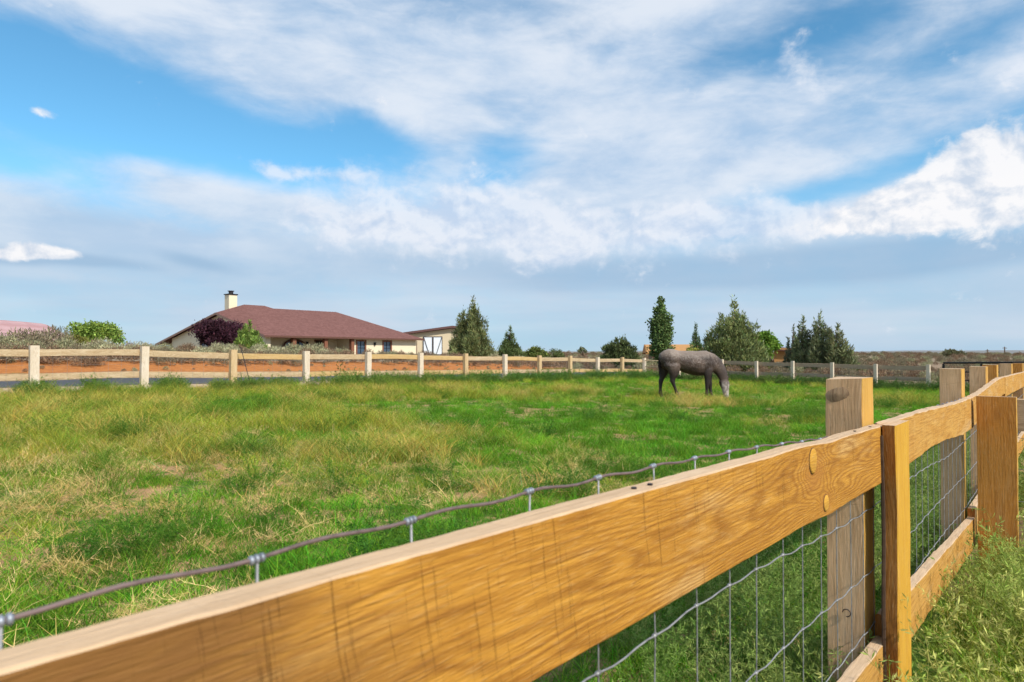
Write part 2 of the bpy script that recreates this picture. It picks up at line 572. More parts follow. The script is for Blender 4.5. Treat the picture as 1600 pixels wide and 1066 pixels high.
# ------------------------------------------------------------------ ground
def ground_material():
    m, t, b = new_mat('ground_soil_and_turf')
    z = t.attr('zone').outputs['Color']
    zr, zg, zb = t.sep(z)
    geo = t.new('ShaderNodeNewGeometry').outputs['Position']
    nL = t.noise(geo, 0.55, 5, 0.6, 0.3)
    nM = t.noise(geo, 3.5, 5, 0.65)
    nF = t.noise(geo, 26.0, 5, 0.7)
    # scrubland away from the paddock
    scrub = t.mix(t.step(t.noise(geo, 0.05, 5, 0.6), 0.38, 0.62), (0.26, 0.20, 0.145), (0.20, 0.185, 0.13))
    scrub = t.mix(t.step(nM, 0.4, 0.7), scrub, (0.30, 0.19, 0.11))
    # paddock: turf thatch over reddish soil
    turf = t.mix(t.step(nM, 0.3, 0.7), (0.07, 0.14, 0.02), (0.14, 0.21, 0.03))
    soil = t.mix(nF, (0.34, 0.185, 0.09), (0.55, 0.34, 0.19))
    pm = t.step(t.add(t.mul(nL, 0.5), t.mul(nM, 0.5), t.mul(t.sub(nF, 0.5), 0.25)), 0.46, 0.56)
    pad = t.mix(pm, turf, soil)
    c = t.mix(zr, scrub, pad)
    # orange dirt bank
    dirt = t.mix(t.step(nM, 0.3, 0.75), (0.46, 0.185, 0.058), (0.33, 0.12, 0.038))
    dirt = t.mix(t.mul(t.step(nF, 0.5, 0.75), 0.5), dirt, (0.60, 0.30, 0.13))
    c = t.mix(zg, c, dirt)
    # gravel verge
    gr = t.mix(nF, (0.42, 0.28, 0.19), (0.62, 0.47, 0.35))
    c = t.mix(zb, c, gr)
    t.put(b.inputs['Base Color'], c)
    b.inputs['Roughness'].default_value = 0.95
    b.inputs['Specular IOR Level'].default_value = 0.1
    bump(t, b, t.add(nF, nM), 0.6, 0.04)
    return m


def axis(segs):
    out = []
    for a, b, st in segs:
        k = max(1, int(round((b - a) / st)))
        out += [a + (b - a) * i / k for i in range(k)]
    out.append(segs[-1][1])
    return out


S_AX = axis([(-4000, -300, 700), (-300, -40, 30), (-40, -6, 2.5), (-6, 14, 0.35), (14, 46, 0.6), (46, 90, 1.6), (90, 300, 15), (300, 9000, 900)])
N_AX = axis([(-6000, -400, 800), (-400, -60, 40), (-60, -8, 3.5), (-8, 8, 0.35), (8, 42, 0.5), (42, 90, 2.5), (90, 400, 25), (400, 9000, 900)])


def zone(s, n, x, y):
    pn = 0.9 * mnoise.noise((x * 0.4, y * 0.4, 9))
    pad = sst(-7, -3, n + pn) * (1 - sst(19.0, 20.2, n + pn * 0.5)) * (1 - sst(34, 37, s + pn)) * sst(-14, -8, s)
    rm = road_mid(s)
    dirt = sst(rm + 4.4, rm + 5.2, n + 0.5 * pn) * (1 - sst(rm + 9.4, rm + 12.5, n + 2.0 * pn)) * (1 - sst(44, 58, s)) * sst(-60, -40, s)
    grav = sst(19.9, 20.8, n + pn * 0.4) * (1 - sst(rm + 4.3, rm + 5.0, n)) * sst(-80, -60, s) * (1 - sst(40, 52, s))
    return pad, dirt, grav


gv, gc = [], []
for s in S_AX:
    for n in N_AX:
        x, y = sn(s, n)
        gv.append((x, y, gz(x, y)))
        gc.append((*zone(s, n, x, y), 1.0))
nn = len(N_AX)
gf = [(i * nn + j, i * nn + j + 1, (i + 1) * nn + j + 1, (i + 1) * nn + j) for i in range(len(S_AX) - 1) for j in range(nn - 1)]
gme = bpy.data.meshes.new('ground')
gme.from_pydata(gv, [], [tuple(reversed(q)) for q in gf])
ca = gme.color_attributes.new('zone', 'FLOAT_COLOR', 'POINT')
ca.data.foreach_set('color', np.array(gc, dtype=np.float32).ravel())
gme.materials.append(ground_material())
gme.shade_smooth()
ground = link(bpy.data.objects.new('ground', gme))
tag(ground, 'grassy paddock soil running out to dry scrubland', None, None, 'structure')

# ------------------------------------------------------------------ road
M_ROAD, t, b = new_mat('asphalt')
co = t.new('ShaderNodeNewGeometry').outputs['Position']
t.put(b.inputs['Base Color'], t.mix(t.noise(co, 9.0, 6, 0.7), (0.045, 0.047, 0.056), (0.085, 0.087, 0.10)))
b.inputs['Roughness'].default_value = 0.85
bump(t, b, t.noise(co, 120.0, 2), 0.3, 0.004)
rb = MB()
s = -70.0
prev = None
while s < 60:
    row = []
    for k in range(7):
        n = road_mid(s) - 3.1 + 6.2 * k / 6 + (0.12 * mnoise.noise((s * 0.6, k, 1)) if k in (0, 6) else 0)
        x, y = sn(s, n)
        row.append((x, y, gz(x, y) + 0.035 - 0.025 * abs(k - 3) / 3))
    if prev:
        for k in range(6):
            rb.face((prev[k], row[k], row[k + 1], prev[k + 1])[::-1])
    prev = row
    s += 1.0
road = rb.build('road', M_ROAD, fix=False)
tag(road, 'dark asphalt driveway running behind the far fence', None, None, 'structure')

# ------------------------------------------------------------------ far red mesa
M_MESA, t, b = new_mat('pink_sandstone')
co = t.new('ShaderNodeNewGeometry').outputs['Position']
z = t.sep(co)[2]
band = t.noise(t.xyz(0.0, 0.0, t.mul(z, 0.07)), 1.0, 4, 0.6)
t.put(b.inputs['Base Color'], t.mix(t.step(t.add(band, t.mul(t.sub(t.noise(co, 0.02, 5), 0.5), 0.3)), 0.4, 0.6), (0.46, 0.30, 0.31), (0.38, 0.22, 0.225)))
b.inputs['Roughness'].default_value = 1.0
mv, mf = [], []
MX, MY = 120, 9
for i in range(MX):
    for j in range(MY):
        x = -3300 + 1950 * i / (MX - 1)
        y = 2400 + 900 * j / (MY - 1)
        prof = sst(-1880, -2060, x) * 84 + sst(-2020, -2085, x) * 48 + sst(-2075, -2120, x) * 14
        e = sst(0, 0.25, j / (MY - 1)) * (1 - sst(0.8, 1, j / (MY - 1)))
        mv.append((x, y, -6 + prof * e + 5 * mnoise.noise((x * 0.02, y * 0.02, 0)) * e))
mf = [(i * MY + j, (i + 1) * MY + j, (i + 1) * MY + j + 1, i * MY + j + 1) for i in range(MX - 1) for j in range(MY - 1)]
mm = bpy.data.meshes.new('mesa')
mm.from_pydata(mv, [], mf)
mm.materials.append(M_MESA)
mesa = link(bpy.data.objects.new('mesa_hill', mm))
tag(mesa, 'distant pink red sandstone mesa on the horizon', None, None, 'structure')
# low grey-brown ridge along the far plain
hb = MB()
M_RIDGE = plain('far_ridge_scrub', (0.20, 0.20, 0.20), 1.0, var=0.2, scale=0.01)
prev = None
for i in range(90):
    a = R(-75 + 150 * i / 89)
    d0, d1 = 3600, 4300
    h = 17 + 7 * mnoise.noise((i * 0.16, 0, 2)) + 3 * mnoise.noise((i * 0.6, 3, 2))
    row = [(math.sin(a) * d0, math.cos(a) * d0, -5), (math.sin(a) * (d0 + 350), math.cos(a) * (d0 + 350), h), (math.sin(a) * d1, math.cos(a) * d1, -5)]
    if prev:
        for k in range(2):
            hb.face((prev[k], row[k], row[k + 1], prev[k + 1]))
    prev = row
ridge = hb.build('far_hills', M_RIDGE, smooth=True)
tag(ridge, 'low grey ridge closing the flat plain', None, None, 'structure')

# ------------------------------------------------------------------ ranch house
M_STUCCO = plain('cream_stucco', (0.74, 0.65, 0.47), 0.9, var=0.06, scale=30)
M_BROWN = plain('brown_trim', (0.12, 0.055, 0.04), 0.7)
M_BRICK = plain('brick_red_trim', (0.21, 0.085, 0.05), 0.85, var=0.25, scale=25)
M_DARK = plain('dark_metal', (0.02, 0.02, 0.022), 0.5, 0.4)
M_DOOR = plain('dark_door_wood', (0.035, 0.02, 0.016), 0.6)
M_SOFFIT = plain('tan_soffit', (0.32, 0.22, 0.16), 0.9)
M_GLASS, t, b = new_mat('window_glass')
b.inputs['Base Color'].default_value = (0.05, 0.085, 0.13, 1)
b.inputs['Roughness'].default_value = 0.08
b.inputs['Specular IOR Level'].default_value = 0.8
M_ROOF, t, b = new_mat('red_brown_shingles')
co = t.new('ShaderNodeTexCoord').outputs['Object']
br = t.new('ShaderNodeTexVoronoi')
br.inputs['Scale'].default_value = 4.5
t.put(br.inputs['Vector'], t.vm('MULTIPLY', co, (1, 1, 4)))
t.put(b.inputs['Base Color'], t.mix(0.55, t.mix(t.noise(co, 1.2, 6, 0.75), (0.115, 0.050, 0.040), (0.205, 0.092, 0.072)), t.mix(t.sep(br.outputs['Color'])[0], (0.11, 0.046, 0.042), (0.235, 0.11, 0.10))))
b.inputs['Roughness'].default_value = 0.95
zs = t.sep(co)[2]
bump(t, b, t.m('FRACT', t.mul(zs, 9.0)), 0.3, 0.02)

HX, HY = -26.0, 72.0
FLOOR = 0.80
house = empty('ranch_house', (HX, HY, FLOOR), math.atan2(CT, ST),
              'cream stucco ranch house with red brown hipped roof and chimney behind the far fence', 'house')
# local frame: +X runs along the facade to the right, +Y goes to the back
E = 2.38              # eave height above floor
LW, DW = 21.3, 21.5
walls = MB()


def wall_with_holes(mb, fixed, a0, a1, z0, z1, holes, horiz='x', thick=0.18, sign=1):
    """wall in the plane y=fixed (horiz x) or x=fixed, with rectangular openings"""
    xs = sorted({a0, a1, *[h[0] for h in holes], *[h[1] for h in holes]})
    zz = sorted({z0, z1, *[h[2] for h in holes], *[h[3] for h in holes]})
    for i in range(len(xs) - 1):
        for j in range(len(zz) - 1):
            cx, cz = (xs[i] + xs[i + 1]) / 2, (zz[j] + zz[j + 1]) / 2
            if any(h[0] < cx < h[1] and h[2] < cz < h[3] for h in holes):
                continue
            if horiz == 'x':
                mb.box(xs[i], xs[i + 1], fixed, fixed + thick * sign, zz[j], zz[j + 1])
            else:
                mb.box(fixed, fixed + thick * sign, xs[i], xs[i + 1], zz[j], zz[j + 1])


ZB = -1.0
wr = MB()
wall_with_holes(wr, 0.0, 10.9, LW, ZB, E, [(11.9, 13.1, 0.35, 1.95), (15.9, 17.1, 0.35, 1.95)])
wr.build('wing_wall', M_STUCCO, house)['label'] = 'cream wall with two brown framed windows'
wp = MB()
wall_with_holes(wp, 2.6, 0.6, 10.9, ZB, E, [(7.75, 8.95, 0.0, 2.1), (0.9, 1.7, 0.0, 2.05)])
wp.box(10.9, 11.08, 0.182, 2.6, ZB, E)
wp.build('porch_back_wall', M_STUCCO, house)
we = MB().box(LW - 0.18, LW, 0.182, DW, ZB, E).box(0.0, LW, DW, DW + 0.18, ZB, E)
we.build('wall', M_STUCCO, house)
# gable end wall on the left, pentagon with two window openings
gw = MB()
wall_with_holes(gw, 0.0, 0.0, DW, ZB, E, [(12.3, 14.1, 0.3, 1.75)], horiz='y', thick=0.6)
PEAKY, PEAKZ = 9.6, 5.12 - 0.12
gw.face([(0, 0, E), (0, DW, E), (0, PEAKY, PEAKZ - 0.05)])
gw.face([(0.6, 0, E), (0.6, PEAKY, PEAKZ - 0.05), (0.6, DW, E)])
gw.build('gable_wall', M_STUCCO, house)['label'] = 'cream gable end wall'
# low wing behind the gable on the far left
lwg = MB().box(1.0, 6.0, DW + 0.18, DW + 3.2, ZB, 1.9)
lwg.build('side_wing_wall', M_STUCCO, house)


def roof_part(name, faces, thick=0.16, mat=M_ROOF):
    mb = MB()
    for f in faces:
        mb.face(f)
    o = mb.build(name, mat, house)
    bm = bmesh.new(); bm.from_mesh(o.data)
    bmesh.ops.remove_doubles(bm, verts=bm.verts, dist=0.001)
    bmesh.ops.recalc_face_normals(bm, faces=bm.faces)
    bm.to_mesh(o.data); bm.free()
    sm = o.modifiers.new('thick', 'SOLIDIFY')
    sm.thickness = thick
    sm.offset = -1
    return o


OV = 0.75
A = (-0.55, -OV, E); G = (-0.55, PEAKY, 5.15); B = (-0.55, DW + 3.6, 1.72)
R1 = (2.9, PEAKY, 6.25); R2 = (5.5, PEAKY, 6.25); C = (12.7, -OV, E); Cb = (12.7, DW + OV, E)
Bq = (6.2, DW + 3.6, 1.72)
main = roof_part('roof', [[A, C, R2, R1], [A, R1, G], [G, R1, B], [R1, R2, Bq, B], [R2, Cb, Bq], [C, Cb, R2]])
Q1 = (6.6, PEAKY, 5.98); Q2 = (15.9, PEAKY, 5.98)
D1 = (LW + 0.75, -OV + 0.02, E - 0.02); D2 = (LW + 0.75, DW + OV, E - 0.02)
W1 = (9.0, -OV + 0.02, E - 0.02); W2 = (9.0, DW + OV, E - 0.02)
wing = roof_part('roof', [[W1, D1, Q2, Q1], [D1, D2, Q2], [D2, W2, Q1, Q2]])
# fascia boards
fb = MB()
for (p, q) in (((-0.60, -OV, E - 0.10), (-0.60, PEAKY, 5.05)), ((-0.60, PEAKY, 5.05), (-0.60, DW + 3.6, 1.62))):
    (x0, y0, z0), (x1, y1, z1) = p, q
    fb.face([(x0, y0, z0 - 0.14), (x1, y1, z1 - 0.14), (x1, y1, z1 + 0.10), (x0, y0, z0 + 0.10)])
    fb.face([(x0 + 0.04, y0, z0 - 0.14), (x0 + 0.04, y0, z0 + 0.10), (x1 + 0.04, y1, z1 + 0.10), (x1 + 0.04, y1, z1 - 0.14)])
    fb.face([(x0, y0, z0 - 0.14), (x0 + 0.04, y0, z0 - 0.14), (x1 + 0.04, y1, z1 - 0.14), (x1, y1, z1 - 0.14)])
M_FASCIA = plain('tan_brown_fascia', (0.30, 0.19, 0.15), 0.8)
fb.build('gable_fascia', M_FASCIA, house)
MB().box(-0.6, 12.7, -OV - 0.05, -OV - 0.005, E - 0.2, E - 0.015).build('gutter', M_BROWN, house)
MB().box(12.71, LW + 0.8, -OV - 0.05, -OV - 0.005, E - 0.2, E - 0.035).build('gutter', M_BROWN, house)
MB().box(0.0, LW + 0.6, -OV + 0.03, 2.59, E - 0.16, E - 0.12).build('soffit', M_SOFFIT, house)
dp = MB().tube([(LW + 0.05, -0.1, E - 0.25), (LW + 0.05, -0.1, 0)], 0.05, 6)
dp.build('downspout', M_BROWN, house)
# porch columns
for cx in (3.0, 7.05, 10.75):
    MB().box(cx, cx + 0.42, -0.45, -0.03, ZB, E - 0.17).build('porch_column', M_BRICK, house)
# arched picture window at the back of the porch
aw_ = MB()
cx0, hw, zb_, zs_ = 5.1, 1.35, 0.35, 1.15
arc = [(cx0 + hw * math.cos(math.pi * k / 14), zs_ + 0.78 * math.sin(math.pi * k / 14)) for k in range(15)]
out = [(cx0 + (hw + 0.22) * math.cos(math.pi * k / 14), zs_ + 1.0 * math.sin(math.pi * k / 14)) for k in range(15)]
for k in range(14):
    for y in (2.45,):
        aw_.face([(arc[k][0], y, arc[k][1]), (out[k][0], y, out[k][1]), (out[k + 1][0], y, out[k + 1][1]), (arc[k + 1][0], y, arc[k + 1][1])])
        aw_.face([(arc[k][0], y, arc[k][1]), (arc[k + 1][0], y, arc[k + 1][1]), (arc[k + 1][0], 2.6, arc[k + 1][1]), (arc[k][0], 2.6, arc[k][1])])
aw_.box(cx0 - hw - 0.2, cx0 + hw + 0.2, 2.45, 2.6, zb_ - 0.12, zb_)
aw_.box(cx0 - hw - 0.2, cx0 - hw, 2.45, 2.6, zb_, zs_).box(cx0 + hw, cx0 + hw + 0.2, 2.45, 2.6, zb_, zs_)
win = aw_.build('arched_window', M_BROWN, house)
for (p, q) in ((-hw, -0.56), (-0.46, 0.46), (0.56, hw)):
    pg = MB()
    xs = [p + (q - p) * k / 6 for k in range(7)]
    top = [(cx0 + x, 2.55, zs_ + 0.78 * math.sqrt(max(0, 1 - (x / hw) ** 2)) - 0.02) for x in xs]
    pg.face([(cx0 + p, 2.55, zb_), (cx0 + q, 2.55, zb_)] + top[::-1])
    pg.build('pane', M_GLASS, win)
for mx in (-0.51, 0.51):
    MB().box(cx0 + mx - 0.05, cx0 + mx + 0.05, 2.5, 2.58, zb_, zs_ + 0.7).build('mullion', M_DARK, win)
# front door
dr = MB().box(7.85, 8.85, 2.66, 2.72, 0.0, 2.0).build('door', M_DOOR, house)
MB().box(7.75, 7.85, 2.52, 2.72, 0, 2.1).box(8.85, 8.95, 2.52, 2.72, 0, 2.1).box(7.85, 8.85, 2.52, 2.72, 2.0, 2.1).build('door_frame', M_BRICK, dr)
MB().box(8.70, 8.76, 2.60, 2.66, 0.95, 1.1).build('door_handle', M_NAIL, dr)
dr = MB().box(0.9, 1.7, 2.66, 2.72, 0.0, 2.05).build('door', M_DOOR, house)
# sash windows with brick trim
for cx in (12.5, 16.5):
    wn = MB()
    wn.box(cx - 0.76, cx - 0.58, -0.05, 0.06, 0.28, 2.1).box(cx + 0.58, cx + 0.76, -0.05, 0.06, 0.28, 2.1)
    wn.box(cx - 0.58, cx + 0.58, -0.05, 0.06, 1.93, 2.1).box(cx - 0.58, cx + 0.58, -0.05, 0.06, 0.28, 0.38)
    wn = wn.build('window', M_BRICK, house)
    MB().box(cx - 0.03, cx + 0.03, 0.06, 0.1, 0.38, 1.93).box(cx - 0.58, cx - 0.03, 0.06, 0.1, 1.12, 1.18).box(cx + 0.03, cx + 0.58, 0.06, 0.1, 1.12, 1.18).build('sash', M_DARK, wn)
    for (p, q) in ((-0.57, -0.03), (0.03, 0.57)):
        for (zz0, zz1) in ((0.38, 1.12), (1.18, 1.93)):
            MB().face([(cx + p, 0.105, zz0), (cx + q, 0.105, zz0), (cx + q, 0.105, zz1), (cx + p, 0.105, zz1)]).build('pane', M_GLASS, wn)
wn = MB().box(-0.06, 0.06, 12.1, 12.3, 0.2, 1.9).box(-0.06, 0.06, 14.1, 14.3, 0.2, 1.9).box(-0.06, 0.06, 12.3, 14.1, 1.75, 1.9).box(-0.06, 0.06, 12.3, 14.1, 0.2, 0.3).build('window', M_BRICK, house)
MB().face([(0.08, 14.1, 0.3), (0.08, 12.3, 0.3), (0.08, 12.3, 1.75), (0.08, 14.1, 1.75)]).build('pane', M_GLASS, wn)
# sconces
for (x, y) in ((14.5, -0.02), (1.9, 2.58), (6.75, 2.58)):
    MB().box(x - 0.1, x + 0.1, y - 0.16, y, 1.45, 1.78).box(x - 0.14, x + 0.14, y - 0.2, y, 1.78, 1.83).build('wall_sconce', M_DARK, house)
# chimney
ch = MB().box(1.35, 2.35, 10.2, 11.2, 3.8, 7.35).build('chimney', M_STUCCO, house)
MB().box(1.27, 2.43, 10.12, 11.28, 7.352, 7.47).build('chimney_crown', M_DARK, ch)
MB().tube([(1.85, 10.7, 7.472), (1.85, 10.7, 7.75)], 0.26, 10).tube([(1.85, 10.7, 7.78), (1.85, 10.7, 7.86)], 0.36, 10).build('chimney_cap', M_NAIL, ch)
MB().tube([(1.0, 15.2, 3.6), (1.0, 15.2, 4.5)], 0.06, 6).build('vent_pipe', M_NAIL, house)

# ------------------------------------------------------------------ barn behind the house
bx, by = sn(63, 72)
barn = empty('storage_barn', (-14.3, 99.5, 0.75), R(4), 'cream metal barn with white braced sliding doors behind the house corner', 'barn')
M_BARN = plain('cream_barn_siding', (0.62, 0.52, 0.36), 0.85, var=0.06, scale=12)
M_WHITE = plain('white_door_panel', (0.74, 0.80, 0.86), 0.6, var=0.04)
M_FRAMEB = plain('dark_door_frame', (0.055, 0.05, 0.06), 0.6)
bw = MB()
bw.face([(-0.6, 0, -1), (8.4, 0, -1), (8.4, 0, 3.8), (5.6, 0, 4.2), (-0.6, 0, 3.35)])
bw.face([(-0.6, 14, -1), (-0.6, 14, 3.35), (5.6, 14, 4.2), (8.4, 14, 3.8), (8.4, 14, -1)])
bw.face([(-0.6, 0, -1), (-0.6, 0, 3.35), (-0.6, 14, 3.35), (-0.6, 14, -1)])
bw.face([(8.4, 0, -1), (8.4, 14, -1), (8.4, 14, 3.8), (8.4, 0, 3.8)])
bw.build('wall', M_BARN, barn)
br_ = MB()
for (xa, za, xb, zb2) in ((-1.5, 3.28, 5.6, 4.27), (5.6, 4.27, 8.8, 3.82)):
    br_.face([(xa, -0.7, za), (xb, -0.7, zb2), (xb, 14.5, zb2), (xa, 14.5, za)])
    br_.face([(xa, -0.7, za + 0.32), (xa, 14.5, za + 0.32), (xb, 14.5, zb2 + 0.32), (xb, -0.7, zb2 + 0.32)])
    br_.face([(xa, -0.7, za), (xa, -0.7, za + 0.32), (xb, -0.7, zb2 + 0.32), (xb, -0.7, zb2)])
br_.face([(-1.5, -0.7, 3.28), (-1.5, 14.5, 3.28), (-1.5, 14.5, 3.6), (-1.5, -0.7, 3.6)])
br_.build('roof', plain('dark_brown_metal_roof', (0.12, 0.06, 0.055), 0.7), barn)
for k, (xa, xb, flip) in enumerate(((1.35, 2.72, 0), (2.78, 4.15, 1))):
    d = MB().box(xa + 0.02, xb - 0.02, -0.12, -0.02, -0.6, 3.0).build('sliding_door', M_WHITE, barn)
    fr = MB().box(xa, xa + 0.09, -0.16, -0.121, -0.6, 3.03).box(xb - 0.09, xb, -0.16, -0.121, -0.6, 3.03).box(xa + 0.09, xb - 0.09, -0.16, -0.121, 2.92, 3.03).box(xa + 0.09, xb - 0.09, -0.16, -0.121, 0.35, 0.44)
    fr.build('door_frame', M_FRAMEB, d)
    p, q = ((xa + 0.1, 2.88), (xb - 0.32, -0.1)) if not flip else ((xb - 0.1, 2.88), (xa + 0.32, -0.1))
    MB().bar((p[0], -0.185, p[1]), (q[0], -0.185, q[1]), 0.09, 0.03, (0, 1, 0)).build('diagonal_brace', M_FRAMEB, d)

# ------------------------------------------------------------------ neighbouring house with ochre roof among the trees
M_OCHRE = plain('ochre_roof', (0.46, 0.24, 0.09), 0.9, var=0.12, scale=3)
M_TANW = plain('tan_wall', (0.30, 0.21, 0.14), 0.9)
nh = empty('neighbour_house', (15.2, 74, 0.0), R(-8), 'low tan house with ochre roof half hidden behind the tall poplar', 'house')
MB().box(0, 5.2, 0, 7, -0.6, 1.45).build('wall', M_TANW, nh)
nr = MB()
P = [(-0.7, -0.5, 1.35), (5.6, -0.5, 1.35), (5.6, 3.5, 2.3), (-0.7, 3.5, 2.3), (-0.7, 7.5, 1.35), (5.6, 7.5, 1.35)]
nr.face([P[0], P[1], P[2], P[3]]).face([P[3], P[2], P[5], P[4]]).face([P[0], P[3], P[4]]).face([P[1], P[5], P[2]])
nr = nr.build('roof', M_OCHRE, nh)
sm = nr.modifiers.new('thick', 'SOLIDIFY'); sm.thickness = 0.15
shed = empty('adobe_shed', (24.0, 62.5, 0.0), R(-20), 'small ochre walled shed glimpsed between the junipers and the leafy tree', 'shed')
MB().box(0, 3.2, 0, 3, -0.5, 1.75).build('wall', M_OCHRE, shed)
sr = MB().face([(-0.4, -0.4, 1.7), (3.6, -0.4, 1.4), (3.6, 3.4, 1.6), (-0.4, 3.4, 2.0)]).build('roof', M_BROWN, shed)
sm = sr.modifiers.new('thick', 'SOLIDIFY'); sm.thickness = 0.12

# ------------------------------------------------------------------ fences
SROT = math.atan2(CT, ST)
_nz = mnoise.noise


def board(name, x0, x1, y0, y1, ztop, h, mats, parent, loc=(0, 0, 0), step=0.04, rough=0.0022, seed=0, hfun=None, yfun=None):
    """sawn board along local X; ztop(x) gives the height of its upper edge; mats = (face, top edge, ends)"""
    k = max(1, int((x1 - x0) / step))
    v, f, mi = [], [], []
    c = 0.0025
    for i in range(k + 1):
        x = x0 + (x1 - x0) * i / k
        zt = ztop(x)
        hh = h if hfun is None else hfun(x)
        yo = 0 if yfun is None else yfun(x)
        ring = [(y0, zt - hh), (y0, zt - c), (y0 + c, zt), (y1 - c, zt), (y1, zt - c), (y1, zt - hh + c), (y1 - c, zt - hh), (y0 + c, zt - hh)]
        ring[0] = (y0, zt - hh + c)
        for q, (yy, zz) in enumerate(ring):
            r1 = rough * (_nz((x * 9, q * 3.1 + seed, 1)) + 0.6 * _nz((x * 33, q * 3.1 + seed, 5)))
            r2 = rough * (_nz((x * 9, q * 3.1 + seed, 8)) + 0.6 * _nz((x * 33, q * 3.1 + seed, 12)))
            v.append((x, yy - y0 + r1 + yo, zz + r2))
    for i in range(k):
        for q in range(8):
            a, b2 = i * 8 + q, i * 8 + (q + 1) % 8
            f.append((a, b2, b2 + 8, a + 8))
            mi.append(1 if q in (1, 2, 3) else 0)
    f.append(tuple(range(7, -1, -1))); mi.append(2)
    f.append(tuple(k * 8 + q for q in range(8))); mi.append(2)
    me = bpy.data.meshes.new(name)
    me.from_pydata(v, [], f)
    for m in mats:
        me.materials.append(m)
    me.polygons.foreach_set('material_index', mi)
    bm = bmesh.new(); bm.from_mesh(me)
    bmesh.ops.recalc_face_normals(bm, faces=bm.faces)
    bm.to_mesh(me); bm.free()
    o = bpy.data.objects.new(name, me)
    o.location = (loc[0], loc[1] + y0, loc[2])
    return link(o, parent)


def upright(name, x0, x1, y0, y1, zb, zt, mats, parent, step=0.05, rough=0.002, seed=0, edge=None, topcut=None):
    """vertical timber; mats = (faces along x, faces across, top); edge(z) bows the near side"""
    k = max(2, int((zt - zb) / step))
    v, f, mi = [], [], []
    c = 0.003
    cx, cy = (x0 + x1) / 2, (y0 + y1) / 2
    for i in range(k + 1):
        z = zb + (zt - zb) * i / k
        e = edge(z) if edge else 0.0
        ring = [(x0 + c, y0), (x1 - c, y0), (x1, y0 + c), (x1, y1 - c), (x1 - c, y1), (x0 + c, y1), (x0, y1 - c), (x0, y0 + c)]
        for q, (xx, yy) in enumerate(ring):
            r1 = rough * _nz((z * 7, q * 2.7 + seed, 1)) + 0.5 * rough * _nz((z * 31, q * 2.7 + seed, 2))
            r2 = rough * _nz((z * 7, q * 2.7 + seed, 6))
            xe = e if q in (0, 5, 6, 7) else 0.0
            zc = 0.0
            if i == k and topcut:
                zc = topcut(xx, yy)
            v.append((xx + r1 + xe - cx, yy + r2 - cy, z + zc - zb))
    for i in range(k):
        for q in range(8):
            a, b2 = i * 8 + q, i * 8 + (q + 1) % 8
            f.append((a, b2, b2 + 8, a + 8))
            mi.append(1 if q in (7, 0, 1, 4) else 0)
    f.append(tuple(range(7, -1, -1))); mi.append(2)
    f.append(tuple(k * 8 + q for q in range(8))); mi.append(2)
    me = bpy.data.meshes.new(name)
    me.from_pydata(v, [], f)
    for m in mats:
        me.materials.append(m)
    me.polygons.foreach_set('material_index', mi)
    bm = bmesh.new(); bm.from_mesh(me)
    bmesh.ops.recalc_face_normals(bm, faces=bm.faces)
    bm.to_mesh(me); bm.free()
    o = bpy.data.objects.new(name, me)
    o.location = (cx, cy, zb)
    return link(o, parent)


def ng(s, n):
    return gz(*sn(s, n))


near = empty('board_fence', (0, 0, 0), SROT, 'golden sawn board and wire fence running close past the viewer into the distance', 'fence')
Z0 = CAM_Z
t1 = lambda x: -0.0198 * x + 0.0015 * math.sin(x * 2.1) - 0.004 * math.exp(-((x - 1.86) / 0.10) ** 2) + 0.003 * math.exp(-((x - 1.6) / 0.12) ** 2)
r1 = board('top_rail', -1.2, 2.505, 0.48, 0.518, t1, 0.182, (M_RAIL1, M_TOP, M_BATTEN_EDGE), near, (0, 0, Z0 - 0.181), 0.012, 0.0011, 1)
r1['label'] = 'broad golden rail with round knots nearest the viewer'
t2 = lambda x: Z0 - (0.232 + 0.0125 * (x - 2.55)) + 0.006 * math.sin((x - 2.5) * 2.6)
board('top_rail', 2.512, 4.98, 0.48, 0.518, t2, 0.178, (M_RAIL2, M_TOP, M_BATTEN_EDGE), near, (0, 0, 0), 0.03, 0.004, 5, hfun=lambda x: 0.172 + 0.012 * math.sin(x * 3.0))
t3 = lambda x: Z0 - 0.262 + 0.058 * sst(4.98, 7.1, x) - 0.004 * (x - 7) * sst(6.5, 8, x)
board('top_rail', 4.99, 7.43, 0.48, 0.518, t3, 0.166, (M_RAIL2, M_TOP, M_BATTEN_EDGE), near, (0, 0, 0), 0.05, 0.006, 9, hfun=lambda x: 0.162 + 0.016 * math.sin(x * 4.1))
t4 = lambda x: t3(7.43) - 0.006 * (x - 7.43)
for k in range(4):
    board('top_rail', 7.44 + 2.44 * k, 9.87 + 2.44 * k, 0.48, 0.518, t4, 0.175, (M_RAIL2, M_TOP, M_BATTEN_EDGE), near, (0, 0, 0), 0.2, 0.004, 20 + k)
b1 = lambda x: Z0 - (0.80 + 0.050 * x)
board('bottom_rail', -1.2, 2.505, 0.48, 0.518, b1, 0.182, (M_RAIL2, M_TOP, M_BATTEN_EDGE), near, (0, 0, 0), 0.06, 0.003, 31)
b2 = lambda x: Z0 - (0.862 + 0.054 * (x - 2.6))
board('bottom_rail', 2.512, 4.98, 0.48, 0.518, b2, 0.178, (M_RAIL2, M_TOP, M_BATTEN_EDGE), near, (0, 0, 0), 0.06, 0.004, 35)
for k in range(4):
    board('bottom_rail', 4.99 + 2.44 * k, 7.42 + 2.44 * k, 0.48, 0.518, lambda x: Z0 - 0.94, 0.17, (M_RAIL2, M_TOP, M_BATTEN_EDGE), near, (0, 0, 0), 0.2, 0.004, 40 + k)
